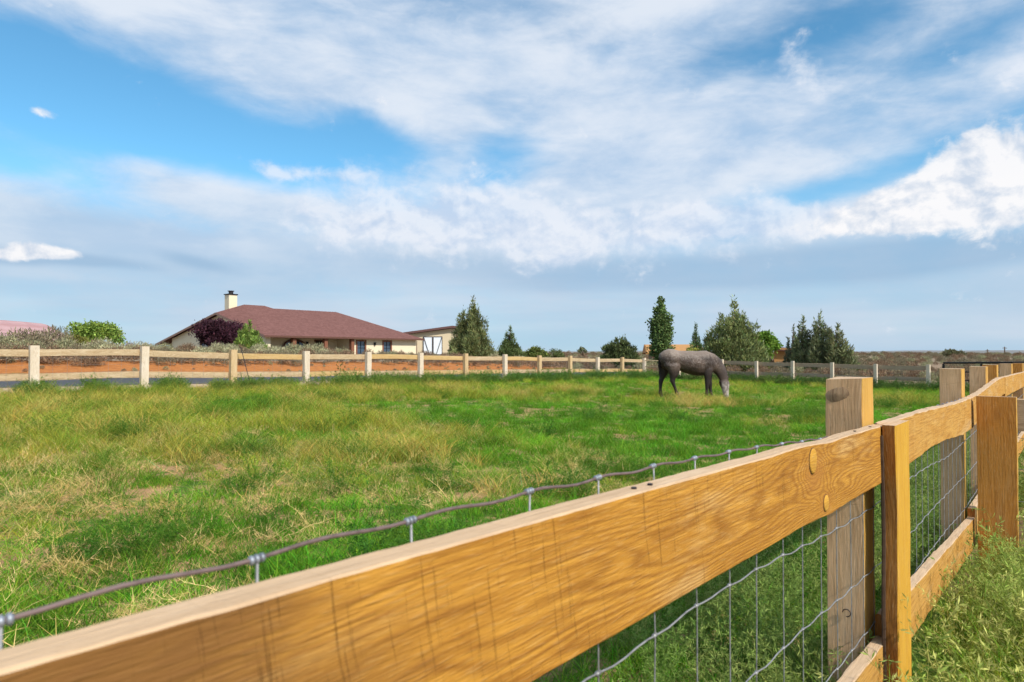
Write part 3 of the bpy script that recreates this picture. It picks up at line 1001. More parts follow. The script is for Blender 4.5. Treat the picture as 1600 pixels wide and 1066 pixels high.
# knots standing proud of the first rail
for (kx, kz, ra, rz_) in ((1.694, -0.0715, 0.027, 0.030), (1.80, -0.188, 0.020, 0.020)):
    kn = MB()
    rings = [(0.0, 1.0), (0.0022, 1.0), (0.0036, 0.86), (0.0042, 0.45)]
    for (dy, sc_) in rings:
        for j in range(20):
            a = 2 * math.pi * j / 20
            kn.v.append((math.cos(a) * ra * sc_, -dy, math.sin(a) * rz_ * sc_))
    kn.v.append((0, -0.0043, 0))
    for i in range(3):
        for j in range(20):
            kn.f.append((i * 20 + j, i * 20 + (j + 1) % 20, (i + 1) * 20 + (j + 1) % 20, (i + 1) * 20 + j))
    for j in range(20):
        kn.f.append((60 + j, 60 + (j + 1) % 20, 80))
    rimb = MB().tube([(math.cos(a_) * ra * 1.02, -0.0002, math.sin(a_) * rz_ * 1.02) for a_ in [0.35 + 5.3 * q_ / 30 for q_ in range(31)]], 0.0011, 5)
    rim = rimb.build('knot_rim', M_BARK, r1)
    rim.location = (kx, 0.0, kz)
    ko = kn.build('wood_knot', M_KNOT, r1, True, True)
    ko.location = (kx, 0.0, kz)
# nail heads on the top edge
for (nx, ny) in ((0.93, 0.497), (0.885, 0.499), (2.16, 0.495), (2.36, 0.497), (2.50, 0.509), (3.4, 0.497)):
    base = (Z0 - 0.181 + t1(nx)) if nx < 2.5 else t2(nx)
    MB().tube([(nx, ny, base - 0.002), (nx, ny, base + 0.0025)], 0.0042, 8).build('nail', M_NAIL, near)
# posts on the paddock side
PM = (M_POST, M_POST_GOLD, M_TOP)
cut = lambda x, y: -0.006 * sst(0.60, 0.645, y) * sst(2.50, 2.42, x)
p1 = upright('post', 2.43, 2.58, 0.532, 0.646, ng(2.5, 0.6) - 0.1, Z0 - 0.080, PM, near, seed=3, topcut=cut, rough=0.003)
gouge = MB()
for i in range(5):
    for j in range(16):
        a = 2 * math.pi * j / 16
        sc_ = (1.0, 0.85, 0.6, 0.35, 0.1)[i]
        gouge.v.append((-0.0006 - 0.0011 * i, (math.cos(a) * 0.036 + 0.004 * math.sin(3 * a)) * sc_, (math.sin(a) * 0.024 - 0.010 * math.cos(a)) * sc_))
for i in range(4):
    for j in range(16):
        gouge.f.append((i * 16 + j, i * 16 + (j + 1) % 16, (i + 1) * 16 + (j + 1) % 16, (i + 1) * 16 + j))
gouge.f.append(tuple(64 + j for j in range(16)))
M_GOUGE = wood('dark_knot_wood', (0.40, 0.27, 0.17), (0.27, 0.165, 0.095), (0.13, 0.07, 0.035), saw=0.0, pale_amt=0.3, axis='Z', grain=2.5)
go = gouge.build('wood_knot', M_GOUGE, p1, True, True)
go.location = (-0.0755, 0.020, (Z0 - 0.135) - (ng(2.5, 0.6) - 0.1))
p1['label'] = 'grey brown post with a gouged knot at its top'
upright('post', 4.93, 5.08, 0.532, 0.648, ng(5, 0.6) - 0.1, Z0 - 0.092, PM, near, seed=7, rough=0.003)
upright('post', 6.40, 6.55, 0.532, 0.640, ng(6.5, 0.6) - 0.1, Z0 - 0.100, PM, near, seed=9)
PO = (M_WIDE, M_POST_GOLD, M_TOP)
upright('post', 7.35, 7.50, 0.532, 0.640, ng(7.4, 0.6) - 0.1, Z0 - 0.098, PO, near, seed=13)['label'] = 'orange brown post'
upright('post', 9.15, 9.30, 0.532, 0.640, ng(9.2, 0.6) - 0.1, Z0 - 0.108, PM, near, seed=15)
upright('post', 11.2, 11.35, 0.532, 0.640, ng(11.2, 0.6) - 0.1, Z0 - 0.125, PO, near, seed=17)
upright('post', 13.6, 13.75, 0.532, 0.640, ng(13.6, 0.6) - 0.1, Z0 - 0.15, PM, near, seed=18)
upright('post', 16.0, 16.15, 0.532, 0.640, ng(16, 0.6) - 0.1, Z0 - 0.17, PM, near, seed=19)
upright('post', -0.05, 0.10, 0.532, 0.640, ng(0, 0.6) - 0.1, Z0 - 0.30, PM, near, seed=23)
# cover batten over the first joint, with bark on its near edge
wav = lambda z: 0.010 * math.sin((z - 0.2) * 4.2) + 0.006 * math.sin(z * 11)
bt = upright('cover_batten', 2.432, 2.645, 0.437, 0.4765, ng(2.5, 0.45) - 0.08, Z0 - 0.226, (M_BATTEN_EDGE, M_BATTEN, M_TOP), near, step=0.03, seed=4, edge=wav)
bt['label'] = 'yellow batten covering the rail joint with a brown live edge'
bk = MB()
bk.tube([(2.426 + wav(z) + 0.003 * _nz((z * 30, 0, 0)), 0.4775 + 0.002 * _nz((z * 40, 3, 0)), z) for z in np.arange(0.05, Z0 - 0.25, 0.02)], 0.006, 6)
bk.build('bark_edge', M_BARK, bt)
bk_o = bt.children[-1]
bk_o.location = (-bt.location.x, -bt.location.y, -bt.location.z)


# woven wire
def wire_drop(s):
    return 0.166 + 0.0157 * s * s if s < 2.1 else 0.235 + 0.012 * (min(s, 5) - 2.1)


WN = 0.5255
LINES = [0.0, 0.13, 0.265, 0.47, 0.66, 0.83]
stay_s = [-0.36, -0.20, -0.035, 0.130, 0.304, 0.474, 0.671, 0.83, 0.9925, 1.148]
while stay_s[-1] < 11.5:
    stay_s.append(stay_s[-1] + 0.158 + 0.01 * random.uniform(-1, 1))


def wire_z(k, s):
    sag = 0.012 * _nz((s * 1.4, k * 5.0, 2)) + 0.004 * _nz((s * 8, k * 5.0, 2))
    kink = (0.0022 if k == 0 else 0.0030) * math.sin(s * 2 * math.pi / 0.162 + k)
    extra = 0.0 if k == 0 else 0.03 * _nz((s * 0.8, k * 3.3, 4))
    return Z0 - wire_drop(s) - LINES[k] + kink + (0.35 * sag if k == 0 else sag) + extra


def wire_y(k, s):
    return WN + (0.0 if k == 0 else 0.0018 * _nz((s * 5, k, 9)))


for k in range(len(LINES)):
    pts = [(s, wire_y(k, s), wire_z(k, s)) for s in np.arange(-0.6, 11.5, 0.025 if k == 0 else 0.035)]
    MB().tube(pts, 0.0020 if k == 0 else 0.0016, 8 if k == 0 else 6).build('line_wire', M_WIRE_TOP if k == 0 else M_WIRE, near, True)
for i, s in enumerate(stay_s):
    if s > 5.2:
        break
    st_ = MB()
    lean = 0.012 * _nz((i * 3.3, 0, 0))
    pts = []
    for k in range(len(LINES)):
        pts.append((s + lean * k * 0.6 + 0.004 * _nz((i * 2.2, k, 0)), WN - 0.0012, wire_z(k, s)))
        if k < len(LINES) - 1:
            zm = (wire_z(k, s) + wire_z(k + 1, s)) / 2
            pts.append((s + lean * (k + 0.5) * 0.6 + 0.007 * _nz((i * 1.7, k, 5)), WN - 0.001, zm))
    st_.tube(pts, 0.00135, 5)
    for k in range(1, len(LINES)):
        p = pts[2 * k]
        st_.tube([(p[0] - 0.005, p[1] + 0.001, p[2]), (p[0] + 0.005, p[1] + 0.001, p[2] + 0.001)], 0.0036, 6)
    st_.build('stay_wire', M_WIRE, near, True)
    kb = MB()
    p = pts[0]
    for q in (-0.0048, 0.0, 0.0048):
        kb.tube([(p[0] + q - 0.0020, WN, wire_z(0, s + q)), (p[0] + q - 0.001, WN, wire_z(0, s + q)), (p[0] + q + 0.001, WN, wire_z(0, s + q)), (p[0] + q + 0.0020, WN, wire_z(0, s + q))], [0.0030, 0.0040, 0.0040, 0.0030], 10)
    kb.build('wire_knot', M_KNOTW, near, True)
fm = MB()
for s in stay_s:
    if s > 5.2:
        fm.tube([(s, WN, wire_z(k, s)) for k in range(len(LINES))], 0.0014, 4, False)
tag(fm.build('stay_wires', M_WIRE, near), kind='stuff')
# curl of spare wire on the post
cu_ = MB().tube([(2.424, 0.585 + 0.012 * math.cos(a), 0.405 + 0.012 * math.sin(a)) for a in np.arange(0, 5.2, 0.4)], 0.0016, 5)
cu_.build('wire_curl', M_NAIL, near, True)

# short fence branching off outwards at the second joint
side = empty('corner_fence', (0, 0, 0), SROT, 'short board fence branching off behind the wide orange upright board', 'fence')
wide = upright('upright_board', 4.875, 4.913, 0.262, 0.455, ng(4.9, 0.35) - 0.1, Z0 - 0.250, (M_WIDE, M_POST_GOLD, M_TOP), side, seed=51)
wide['label'] = 'wide orange board with cathedral grain standing on end'
for (dz, h) in ((0.262, 0.185), (0.94, 0.18)):
    o = board('rail', -2.0, 0.455, 0.0, 0.038, lambda x: 0.0, h, (M_FRAIL3, M_TOP, M_POST), side, (0, 0, 0), 0.1, 0.003, 61)
    o.rotation_euler = (0, 0, R(90))
    o.location = (4.955, 0, Z0 - dz)
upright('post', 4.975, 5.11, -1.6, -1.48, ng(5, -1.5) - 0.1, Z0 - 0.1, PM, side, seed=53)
tw = MB()
for k in range(5):
    tw.tube([(4.968 + 0.004 * math.sin(n * 9 + k), n, Z0 - 0.3 - 0.19 * k + 0.01 * math.sin(n * 20 + k)) for n in np.arange(-2, 0.45, 0.05)], 0.0016, 5)
for n in np.arange(-2, 0.4, 0.155):
    tw.tube([(4.968, n, Z0 - 0.28), (4.968, n + 0.01, Z0 - 1.1)], 0.0014, 5)
tag(tw.build('wire_mesh', M_WIRE, side, True), kind='stuff')


# ---- far fence parallel to the driveway and the back fence
def px_post(px):
    t_ = (px - 800) / 1067.0
    zz = (33 - 0.714) / ((t_ * ST + CT) - 0.152 * (ST - t_ * CT))
    return to_sn(t_ * zz, zz)


def make_fence(root, pts, pm, rm, hpost, rails, psize, wired=True, seed=0):
    """pts are (s, n); each bay has its own rails behind the posts"""
    rnd = random.Random(seed)
    wm = MB()
    for i, (s, n) in enumerate(pts):
        x, y = sn(s, n)
        g = gz(x, y)
        hp = hpost + rnd.uniform(-0.02, 0.02)
        o = upright('post', -psize[0] / 2, psize[0] / 2, -psize[1] / 2, psize[1] / 2, -0.15, hp, pm[rnd.randrange(len(pm))], root, step=0.4, rough=0.004, seed=seed + i)
        a, bq = pts[max(0, i - 1)], pts[min(len(pts) - 1, i + 1)]
        pa, pb = Vector(sn(*a)), Vector(sn(*bq))
        d = (pb - pa).normalized()
        ang = math.atan2(d.y, d.x)
        o.location = (x, y, g - 0.15)
        o.rotation_euler = (R(rnd.uniform(-0.8, 0.8)), R(rnd.uniform(-0.8, 0.8)), ang)
        if i == 0:
            continue
        p0, p1_ = Vector((*sn(*pts[i - 1]), 0)), Vector((x, y, 0))
        p0.z, p1_.z = gz(p0.x, p0.y), g
        dd = p1_ - p0
        L = dd.length
        d2 = Vector((dd.x, dd.y)).normalized()
        off = Vector((-d2.y, d2.x, 0)) * (psize[1] / 2 + 0.024)
        if root.get('rail_side', 1) < 0:
            off = -off
        for (zt, h) in rails:
            bow = rnd.uniform(-0.015, 0.02)
            ro = board('rail', 0.005, L - 0.005, -0.019, 0.019, lambda x_: bow * math.sin(math.pi * x_ / L), h, rm[rnd.randrange(len(rm))], root, (0, 0, 0), 0.6, 0.006, rnd.random() * 50)
            ro.location = p0 + off + Vector((0, 0, zt + rnd.uniform(-0.012, 0.012)))
            ro.rotation_euler = (0, -math.asin(dd.z / L), math.atan2(dd.y, dd.x))
        if wired:
            ov = off * 0.86
            for zz in (0.06, 0.2, 0.36, 0.52, 0.7, 0.88):
                wm.tube([p0 + ov + Vector((0, 0, zz)), p1_ + ov + Vector((0, 0, zz))], 0.0018, 4, False)
            q = 0.1
            while q < L:
                c_ = p0 + dd * (q / L) + ov
                wm.tube([c_ + Vector((0, 0, 0.03)), c_ + Vector((0, 0, 0.9))], 0.0016, 4, False)
                q += 0.31
    if wired:
        tag(wm.build('wire_mesh', M_WIRE, root), kind='stuff')


far = empty('rail_fence', (0, 0, 0), 0, 'pale two rail wooden fence along the driveway in front of the house', 'fence')
FS = [(5.32 + 2.493 * k, 19.17) for k in range(-4, 13)]
FP = [(M_FPOST, M_FPOST, M_FPOST), (M_FPOST, M_FPOST, M_FPOST), (M_FPOST2, M_FPOST2, M_FPOST2)]
FR = [(M_FRAIL, M_FRAIL, M_FRAIL), (M_FRAIL2, M_FRAIL, M_FRAIL), (M_FRAIL, M_FRAIL2, M_FRAIL)]
make_fence(far, FS, FP, FR, 1.17, ((1.08, 0.165), (0.51, 0.17)), (0.19, 0.13), True, 3)
back = empty('rail_fence', (0, 0, 0), 0, 'grey two rail fence across the back of the paddock behind the horse', 'fence')
back['rail_side'] = 1
BS = [px_post(q) for q in (1061, 1128, 1182, 1238, 1300, 1368, 1450)]
make_fence(back, BS, [(M_FPOST, M_FPOST, M_FPOST)], [(M_FRAIL3, M_FRAIL3, M_FRAIL3)], 1.12, ((1.05, 0.17), (0.55, 0.16)), (0.14, 0.12), True, 5)
# pair of thin poles closing the corner gap
p0, p1_ = Vector((*sn(*FS[-1]), 0)), Vector((*sn(*BS[0]), 0))
p0.z, p1_.z = gz(p0.x, p0.y), gz(p1_.x, p1_.y)
for zz in (1.02, 0.66):
    MB().tube([p0 + Vector((0, 0, zz)), (p0 + p1_) / 2 + Vector((0, 0, zz - 0.03)), p1_ + Vector((0, 0, zz))], 0.028, 6).build('thin_pole', M_FRAIL, back)
# dark pipe gate beyond the back corner
gx0, gy0 = sn(*px_post(1474))
gate = empty('pipe_gate', (gx0, gy0, gz(gx0, gy0)), 0, 'dark steel pipe gate standing beyond the end of the back fence', 'gate')
g1 = Vector((*sn(*px_post(1640)), 0)) - Vector((gx0, gy0, 0))
for zz, r_ in ((1.17, 0.04), (0.8, 0.025), (0.45, 0.025)):
    MB().tube([(0, 0, zz), g1 + Vector((0, 0, zz + 0.06))], r_, 8).build('rail', M_DARK, gate)
for q in (0.0, 0.38, 0.76):
    c_ = g1 * q
    MB().tube([c_ + Vector((0, 0, -0.1)), c_ + Vector((0, 0, 1.13 + 0.05 * q))], 0.045, 8).build('post', M_DARK, gate)
# a lone post behind the gate
lx, ly = sn(*px_post(1537))
lone = upright('fence_post', -0.09, 0.09, -0.08, 0.08, 0, 1.15, (M_FPOST, M_FPOST, M_FPOST), None, seed=71)
lone.location = (lx + 0.9, ly + 1.2, gz(lx, ly) - 0.08)
tag(lone, 'single pale post standing behind the dark pipe gate', 'post')
# leaning rod against the far fence
rod_s, rod_n = FS[6][0] + 0.16, 19.02
x0, y0 = sn(rod_s, rod_n)
x1, y1 = sn(rod_s + 0.22, rod_n - 0.25)
rod = MB().tube([(x1, y1, gz(x1, y1) - 0.02), (x0, y0, gz(x0, y0) + 1.24)], 0.011, 6).tube([(x0, y0, gz(x0, y0) + 0.80), (x0 - 0.05, y0 - 0.04, gz(x0, y0) + 0.74)], 0.012, 6).build('leaning_rod', M_NAIL)
tag(rod, 'thin dark metal rod leaning on the third far fence post in view', 'rod')

# ------------------------------------------------------------------ trees and shrubs
def quad_mesh(name, P, D, W, L, tints, mat, taper=0.35, bend=None):
    """many small leaf-shaped faces: centre-base P, direction D, side W (unit), half width in W's length, length L"""
    n = len(P)
    D = D / np.linalg.norm(D, axis=1, keepdims=True)
    v = np.empty((n, 4, 3), np.float32)
    Ll = L[:, None]
    v[:, 0] = P
    v[:, 1] = P + D * Ll * 0.5 + W
    v[:, 2] = P + D * Ll
    v[:, 3] = P + D * Ll * 0.5 - W
    me = bpy.data.meshes.new(name)
    me.vertices.add(n * 4)
    me.vertices.foreach_set('co', v.ravel())
    me.loops.add(n * 4)
    me.loops.foreach_set('vertex_index', np.arange(n * 4, dtype=np.int32))
    me.polygons.add(n)
    me.polygons.foreach_set('loop_start', np.arange(0, n * 4, 4, dtype=np.int32))
    me.update(calc_edges=True)
    ca_ = me.color_attributes.new('tint', 'FLOAT_COLOR', 'POINT')
    c = np.ones((n, 4, 4), np.float32)
    c[:, :, :3] = tints[:, None, :]
    ca_.data.foreach_set('color', c.ravel())
    me.materials.append(mat)
    return me


def unit(a):
    return a / np.maximum(1e-6, np.linalg.norm(a, axis=1, keepdims=True))


def rand_dirs(rng, n):
    return unit(rng.normal(size=(n, 3)))


def tint_set(rng, n, base, var=0.22, hue=0.10):
    b = np.array(base)[None, :]
    k = np.exp(rng.normal(0, var, (n, 1)))
    h = 1 + rng.normal(0, hue, (n, 3)) * np.array([[1.0, 0.4, 0.8]])
    return np.clip(b * k * h, 0.004, 0.9)


def lobe_points(rng, lobes, dens, shell=0.45):
    """points spread in the outer part of ellipsoidal lobes (cx, cy, cz, rx, ry, rz)"""
    ps, ds, cl = [], [], []
    for i, (cx, cy, cz, rx, ry, rz) in enumerate(lobes):
        area = (rx * ry + ry * rz + rx * rz) * 4.2
        n = max(12, int(area * dens))
        d = rand_dirs(rng, n)
        r = (1 - shell * rng.random((n, 1)) ** 1.4) * (1 + 0.18 * rng.normal(size=(n, 1)))
        ps.append(d * r * np.array([[rx, ry, rz]]) + np.array([[cx, cy, cz]]))
        ds.append(d / np.array([[rx, ry, rz]]))
        cl.append(np.full(n, i))
    return np.concatenate(ps), unit(np.concatenate(ds)), np.concatenate(cl)


M_TRUNK = plain('grey_brown_bark', (0.13, 0.095, 0.07), 0.95, var=0.25, scale=14)


def plant_at(px, Zd, ytop, name, label, cat, group=None):
    x = (px - 800) / 1067.0 * Zd
    g = gz(x, Zd)
    top = CAM_Z + (553 - ytop) / 1067.0 * Zd
    return empty(name, (x, Zd, g), 0.0, label, cat, group), top - g


def crown_obj(root, name, P, D, size, wid, tints, mat=None, up=0.0, rng=None, spread=0.7):
    n = len(P)
    d = unit(D + np.array([[0, 0, up]]) + spread * rng.normal(size=(n, 3)) * 0.6)
    s = unit(np.cross(d, rng.normal(size=(n, 3))))
    L = size * (0.6 + 0.8 * rng.random(n))
    W = s * (wid * (0.6 + 0.8 * rng.random(n)))[:, None]
    me = quad_mesh(name, P - d * (L * 0.4)[:, None], d, W, L, tints, mat or M_LEAF)
    return link(bpy.data.objects.new(name, me), root)


def trunk(root, h, r, limbs, name='trunk', seed=0):
    rnd = random.Random(seed)
    mb = MB()
    mb.tube([(0, 0, -0.15), (0.03 * rnd.uniform(-1, 1), 0.03, h * 0.4), (0.06 * rnd.uniform(-1, 1), 0, h)], [r * 1.25, r, r * 0.35], 7)
    for (x, y, z) in limbs:
        z0 = z * rnd.uniform(0.25, 0.5)
        mb.tube([(0, 0, z0), (x * 0.5, y * 0.5, z0 + (z - z0) * 0.6), (x, y, z)], [r * 0.55, r * 0.4, r * 0.12], 5)
    return mb.build(name, M_TRUNK, root, True)


def juniper(px, Zd, ytop, wpx, label, seed, base=(0.055, 0.085, 0.04), leaders=9, dens=70, group=None, cat='tree', pointed=1.0, name='juniper_tree', foot=0.05, ragged=0.5):
    """upright flame-shaped leaders packed round a trunk"""
    rng = np.random.default_rng(seed)
    root, h = plant_at(px, Zd, ytop, name, label, cat, group)
    hw = wpx / 1067.0 * Zd / 2
    lobes = []
    for i in range(leaders):
        a = i * 2.4 + rng.random()
        rr = hw * 0.72 * math.sqrt((i + 0.2) / leaders)
        top = h * (1 - (0.50 * pointed) * (rr / hw) ** 1.1 - 0.26 * rng.random() * ragged) if i else h * 0.97
        zb_ = h * foot
        wr_ = hw * (0.30 + 0.16 * rng.random())
        cx, cy = rr * math.cos(a), rr * math.sin(a)
        m_ = 4
        for q in range(m_):
            f = q / (m_ - 1)
            zc = zb_ + (top - zb_) * (0.14 + 0.74 * f)
            w_ = wr_ * (1.12 - 0.85 * f ** 1.3)
            lobes.append((cx * (1 - 0.25 * f) + rng.normal() * 0.06 * hw, cy * (1 - 0.25 * f), zc, w_, w_, (top - zb_) * 0.20))
        lobes.append((cx * 0.75, cy * 0.75, top - h * 0.04, wr_ * 0.16, wr_ * 0.16, h * 0.07))
    for i in range(int(leaders * 1.6)):
        a = rng.random() * 6.28
        zf = rng.random() ** 1.5
        rr = hw * (1.0 - 0.75 * zf * pointed) * 0.88
        zc = h * (0.10 + 0.62 * zf)
        lobes.append((rr * math.cos(a), rr * math.sin(a), zc, hw * 0.17, hw * 0.17, h * 0.10))
    P, D, cl = lobe_points(rng, lobes, dens)
    lt = np.exp(rng.normal(0, 0.20, (len(lobes), 1)))
    T = tint_set(rng, len(P), np.array(base) * np.array([2.5, 2.25, 2.0]), 0.28) * lt[cl]
    keep = P[:, 2] > 0.02
    crown_obj(root, 'crown', P[keep], D[keep], 0.30, 0.035, T[keep], up=0.9, rng=rng)
    trunk(root, h * 0.8, 0.11, [(l[0] * 0.9, l[1] * 0.9, l[2]) for l in lobes[:leaders * 4:4]], seed=seed)
    return root


def leafy(px, Zd, ytop, wpx, label, seed, base, nl=26, dens=60, leaf=0.16, name='leafy_tree', cat='tree', shape='round', wid=0.05, foot=0.12, group=None, up=0.2, limb=True):
    """broadleaf crown of many separate leaf clumps on limbs"""
    rng = np.random.default_rng(seed)
    root, h = plant_at(px, Zd, ytop, name, label, cat, group)
    hw = wpx / 1067.0 * Zd / 2
    lobes = []
    for i in range(nl):
        if shape == 'column':
            zf = (i + 0.5) / nl
            prof = (0.55 + 0.6 * math.sin(math.pi * min(1, zf * 0.95 + 0.12))) * (1.0 if zf < 0.75 else 1.0 - (zf - 0.75) * 2.2)
            a = i * 2.4 + rng.random()
            rr = hw * prof * 0.55 * math.sqrt(rng.random())
            c = (rr * math.cos(a), rr * math.sin(a), h * (foot + (0.95 - foot) * zf))
            r_ = hw * (0.26 + 0.20 * rng.random()) * max(0.45, prof)
            lobes.append((*c, r_, r_, r_ * 1.15))
        else:
            d = rng.normal(size=3)
            d /= np.linalg.norm(d)
            d[2] = abs(d[2]) * 0.95 - 0.12
            k = 0.55 + 0.35 * rng.random()
            r_ = hw * (0.20 + 0.14 * rng.random())
            zc = h * foot + (h * (1 - foot)) * (0.30 + 0.62 * d[2] * k + 0.06)
            if shape == 'vase':
                kk = 0.45 + 0.75 * (zc / h)
                d[0] *= kk; d[1] *= kk
            lobes.append((d[0] * hw * k, d[1] * hw * k, min(zc, h - r_ * 0.7), r_, r_, r_ * 0.8))
    P, D, cl = lobe_points(rng, lobes, dens, 0.7)
    lt = np.exp(rng.normal(0, 0.16, (len(lobes), 1)))
    T = tint_set(rng, len(P), np.array(base) * np.array([2.5, 2.25, 2.0]), 0.28) * lt[cl]
    keep = P[:, 2] > 0.03
    crown_obj(root, 'crown', P[keep], D[keep], leaf, wid, T[keep], up=up, rng=rng, spread=1.3)
    if limb:
        trunk(root, h * 0.7, 0.05 + 0.012 * h, [(l[0], l[1], l[2]) for l in lobes[::2]], seed=seed)
    return root


leafy(150, 55, 497, 84, 'spreading leafy green tree rising behind the sagebrush near the mesa', 21, (0.085, 0.135, 0.03), nl=34, dens=75, leaf=0.2, wid=0.06)
leafy(116, 45, 519, 44, 'round olive green shrub in front of the spreading leafy tree', 22, (0.085, 0.095, 0.025), nl=26, dens=130, leaf=0.14, wid=0.025, name='olive_shrub', cat='shrub', foot=0.02, up=0.8)
leafy(345, 62, 489, 92, 'dark purple leaved plum tree growing against the gable wall', 23, (0.028, 0.012, 0.020), nl=44, dens=60, leaf=0.22, wid=0.06, name='purple_plum_tree', shape='vase', foot=0.05, up=0.7)
juniper(388, 58, 503, 54, 'small bright green conical juniper beside the purple tree', 24, (0.075, 0.12, 0.03), leaders=9, dens=110, pointed=0.9)
juniper(735, 62, 467, 74, 'large flame shaped juniper standing right of the barn doors', 25, (0.078, 0.098, 0.045), leaders=12, dens=80, pointed=0.75, ragged=1.0)
juniper(796, 68, 510, 50, 'medium dark juniper just right of the large flame shaped one', 26, (0.05, 0.075, 0.03), leaders=8, dens=85, pointed=1.3)
leafy(838, 70, 537, 44, 'low rounded green bush next to the medium dark juniper', 27, (0.06, 0.085, 0.025), nl=20, dens=90, leaf=0.2, wid=0.045, name='green_bush', cat='bush', foot=0.0)
leafy(866, 74, 538, 32, 'low dark bush at the end of the row of evergreens', 28, (0.05, 0.068, 0.028), nl=16, dens=90, leaf=0.2, wid=0.04, name='green_bush', cat='bush', foot=0.0)
leafy(910, 110, 541, 20, 'tiny round topped tree far off on the plain', 29, (0.07, 0.085, 0.05), nl=14, dens=25, leaf=0.35, wid=0.09, name='distant_tree', foot=0.25)
juniper(968, 60, 527, 70, 'wide dark green bush in front of the ochre roofed house', 30, (0.042, 0.06, 0.026), leaders=13, dens=85, pointed=0.45, name='evergreen_bush', cat='bush')
leafy(1033, 60, 460, 46, 'tall narrow poplar rising behind the horse', 31, (0.050, 0.085, 0.030), nl=46, dens=80, leaf=0.2, wid=0.07, name='poplar_tree', shape='column', foot=0.08)
juniper(1087, 72, 507, 32, 'little pointed conifer between the poplar and the broad juniper', 32, (0.042, 0.07, 0.03), leaders=4, dens=90, pointed=1.2, name='conifer_tree')
leafy(1086, 56, 533, 36, 'yellow green shrub behind the horse back', 33, (0.11, 0.13, 0.03), nl=18, dens=90, leaf=0.16, wid=0.04, name='yellow_shrub', cat='shrub', foot=0.0)
juniper(1146, 52, 470, 104, 'broad feathery juniper behind the head of the horse', 34, (0.080, 0.105, 0.045), leaders=17, dens=62, pointed=0.50, ragged=1.3)
leafy(1190, 60, 502, 60, 'rounded bright green tree right behind the broad juniper', 35, (0.065, 0.125, 0.02), nl=34, dens=70, leaf=0.22, wid=0.07, foot=0.05)
juniper(1238, 51, 510, 38, 'thin open juniper at the near end of the right juniper group', 36, (0.06, 0.075, 0.05), leaders=4, dens=70, pointed=0.9)
juniper(1254, 50, 496, 46, 'slim juniper, second of the right juniper group', 37, (0.07, 0.092, 0.05), leaders=5, dens=85, pointed=0.8)
juniper(1279, 49, 491, 62, 'tallest juniper of the right juniper group', 38, (0.07, 0.090, 0.05), leaders=7, dens=85, pointed=0.65)
juniper(1307, 48, 506, 58, 'bushy juniper at the open right edge of the juniper group', 39, (0.075, 0.09, 0.048), leaders=7, dens=85, pointed=0.8)
leafy(1489, 140, 547, 40, 'lone round dark tree on the plain above the near fence posts', 40, (0.055, 0.06, 0.035), nl=20, dens=25, leaf=0.4, wid=0.1, name='distant_tree', foot=0.05)
leafy(1545, 170, 555, 22, 'low dark bush far out on the plain beside the utility pole', 41, (0.055, 0.06, 0.04), nl=12, dens=20, leaf=0.4, wid=0.1, name='distant_bush', cat='bush', foot=0.0)
for (px, Zd, yt, lab) in ((1543, 330, 546, 'short utility pole far off on the plain'), (1570, 300, 542, 'taller utility pole far off near the picture edge')):
    x = (px - 800) / 1067.0 * Zd
    g = gz(x, Zd)
    h = CAM_Z + (553 - yt) / 1067 * Zd - g
    pole = empty('utility_pole', (x, Zd, g), 0, lab, 'pole')
    MB().tube([(0, 0, -0.3), (0, 0, h)], [0.28, 0.2], 7).build('pole_shaft', M_TRUNK, pole)
    MB().box(-0.9, 0.9, -0.1, 0.1, h - 0.7, h - 0.45).build('cross_arm', M_TRUNK, pole)


# ---- sagebrush: three grey-green bush meshes shared by many individual bushes
def sage_mesh(seed, base, r=0.5, h=0.7):
    rng = np.random.default_rng(seed)
    lobes = []
    for i in range(16):
        a = i * 2.4
        k = math.sqrt((i + 0.5) / 16)
        lobes.append((r * 0.8 * k * math.cos(a), r * 0.8 * k * math.sin(a), h * (0.25 + 0.45 * (1 - k * k) + 0.12 * rng.random()), r * 0.26, r * 0.26, h * 0.24))
    P, D, cl = lobe_points(rng, lobes, 210, 0.6)
    lt = np.exp(rng.normal(0, 0.18, (len(lobes), 1)))
    T = tint_set(rng, len(P), np.array(base) * np.array([1.12, 1.05, 0.92]), 0.28, 0.06) * lt[cl]
    n = len(P)
    d = unit(D + np.array([[0, 0, 1.0]]) + 0.45 * rng.normal(size=(n, 3)))
    s_ = unit(np.cross(d, rng.normal(size=(n, 3))))
    L = 0.10 * (0.6 + 0.8 * rng.random(n))
    me = quad_mesh('sage_leaves', P, d, s_ * 0.012, L, T, M_LEAF)
    mb = MB()
    for i in range(9):
        a = i * 2.4
        mb.tube([(0.03 * math.cos(a), 0.03 * math.sin(a), -0.08), (r * 0.45 * math.cos(a), r * 0.45 * math.sin(a), h * 0.5)], [0.02, 0.006], 4)
    return me, mb.mesh('sage_stems', M_TRUNK)


SAGE = [sage_mesh(101, (0.28, 0.29, 0.19)), sage_mesh(102, (0.38, 0.39, 0.27)), sage_mesh(103, (0.20, 0.18, 0.13)), sage_mesh(104, (0.20, 0.145, 0.105))]


def sage(px, Zd, wm, hm, kind, label, group='sagebrush bushes on the bank', ysink=0.05):
    x = (px - 800) / 1067.0 * Zd
    root = empty('sagebrush', (x, Zd, gz(x, Zd) - ysink), random.uniform(0, 6.28), label, 'sagebrush', group)
    root.scale = (wm, wm, hm * (1.75 if 'bank' in group and 'brow' not in group else 1.18))
    f = bpy.data.objects.new('foliage', SAGE[kind][0]); link(f, root)
    st = bpy.data.objects.new('stem', SAGE[kind][1]); link(st, root)
    return root


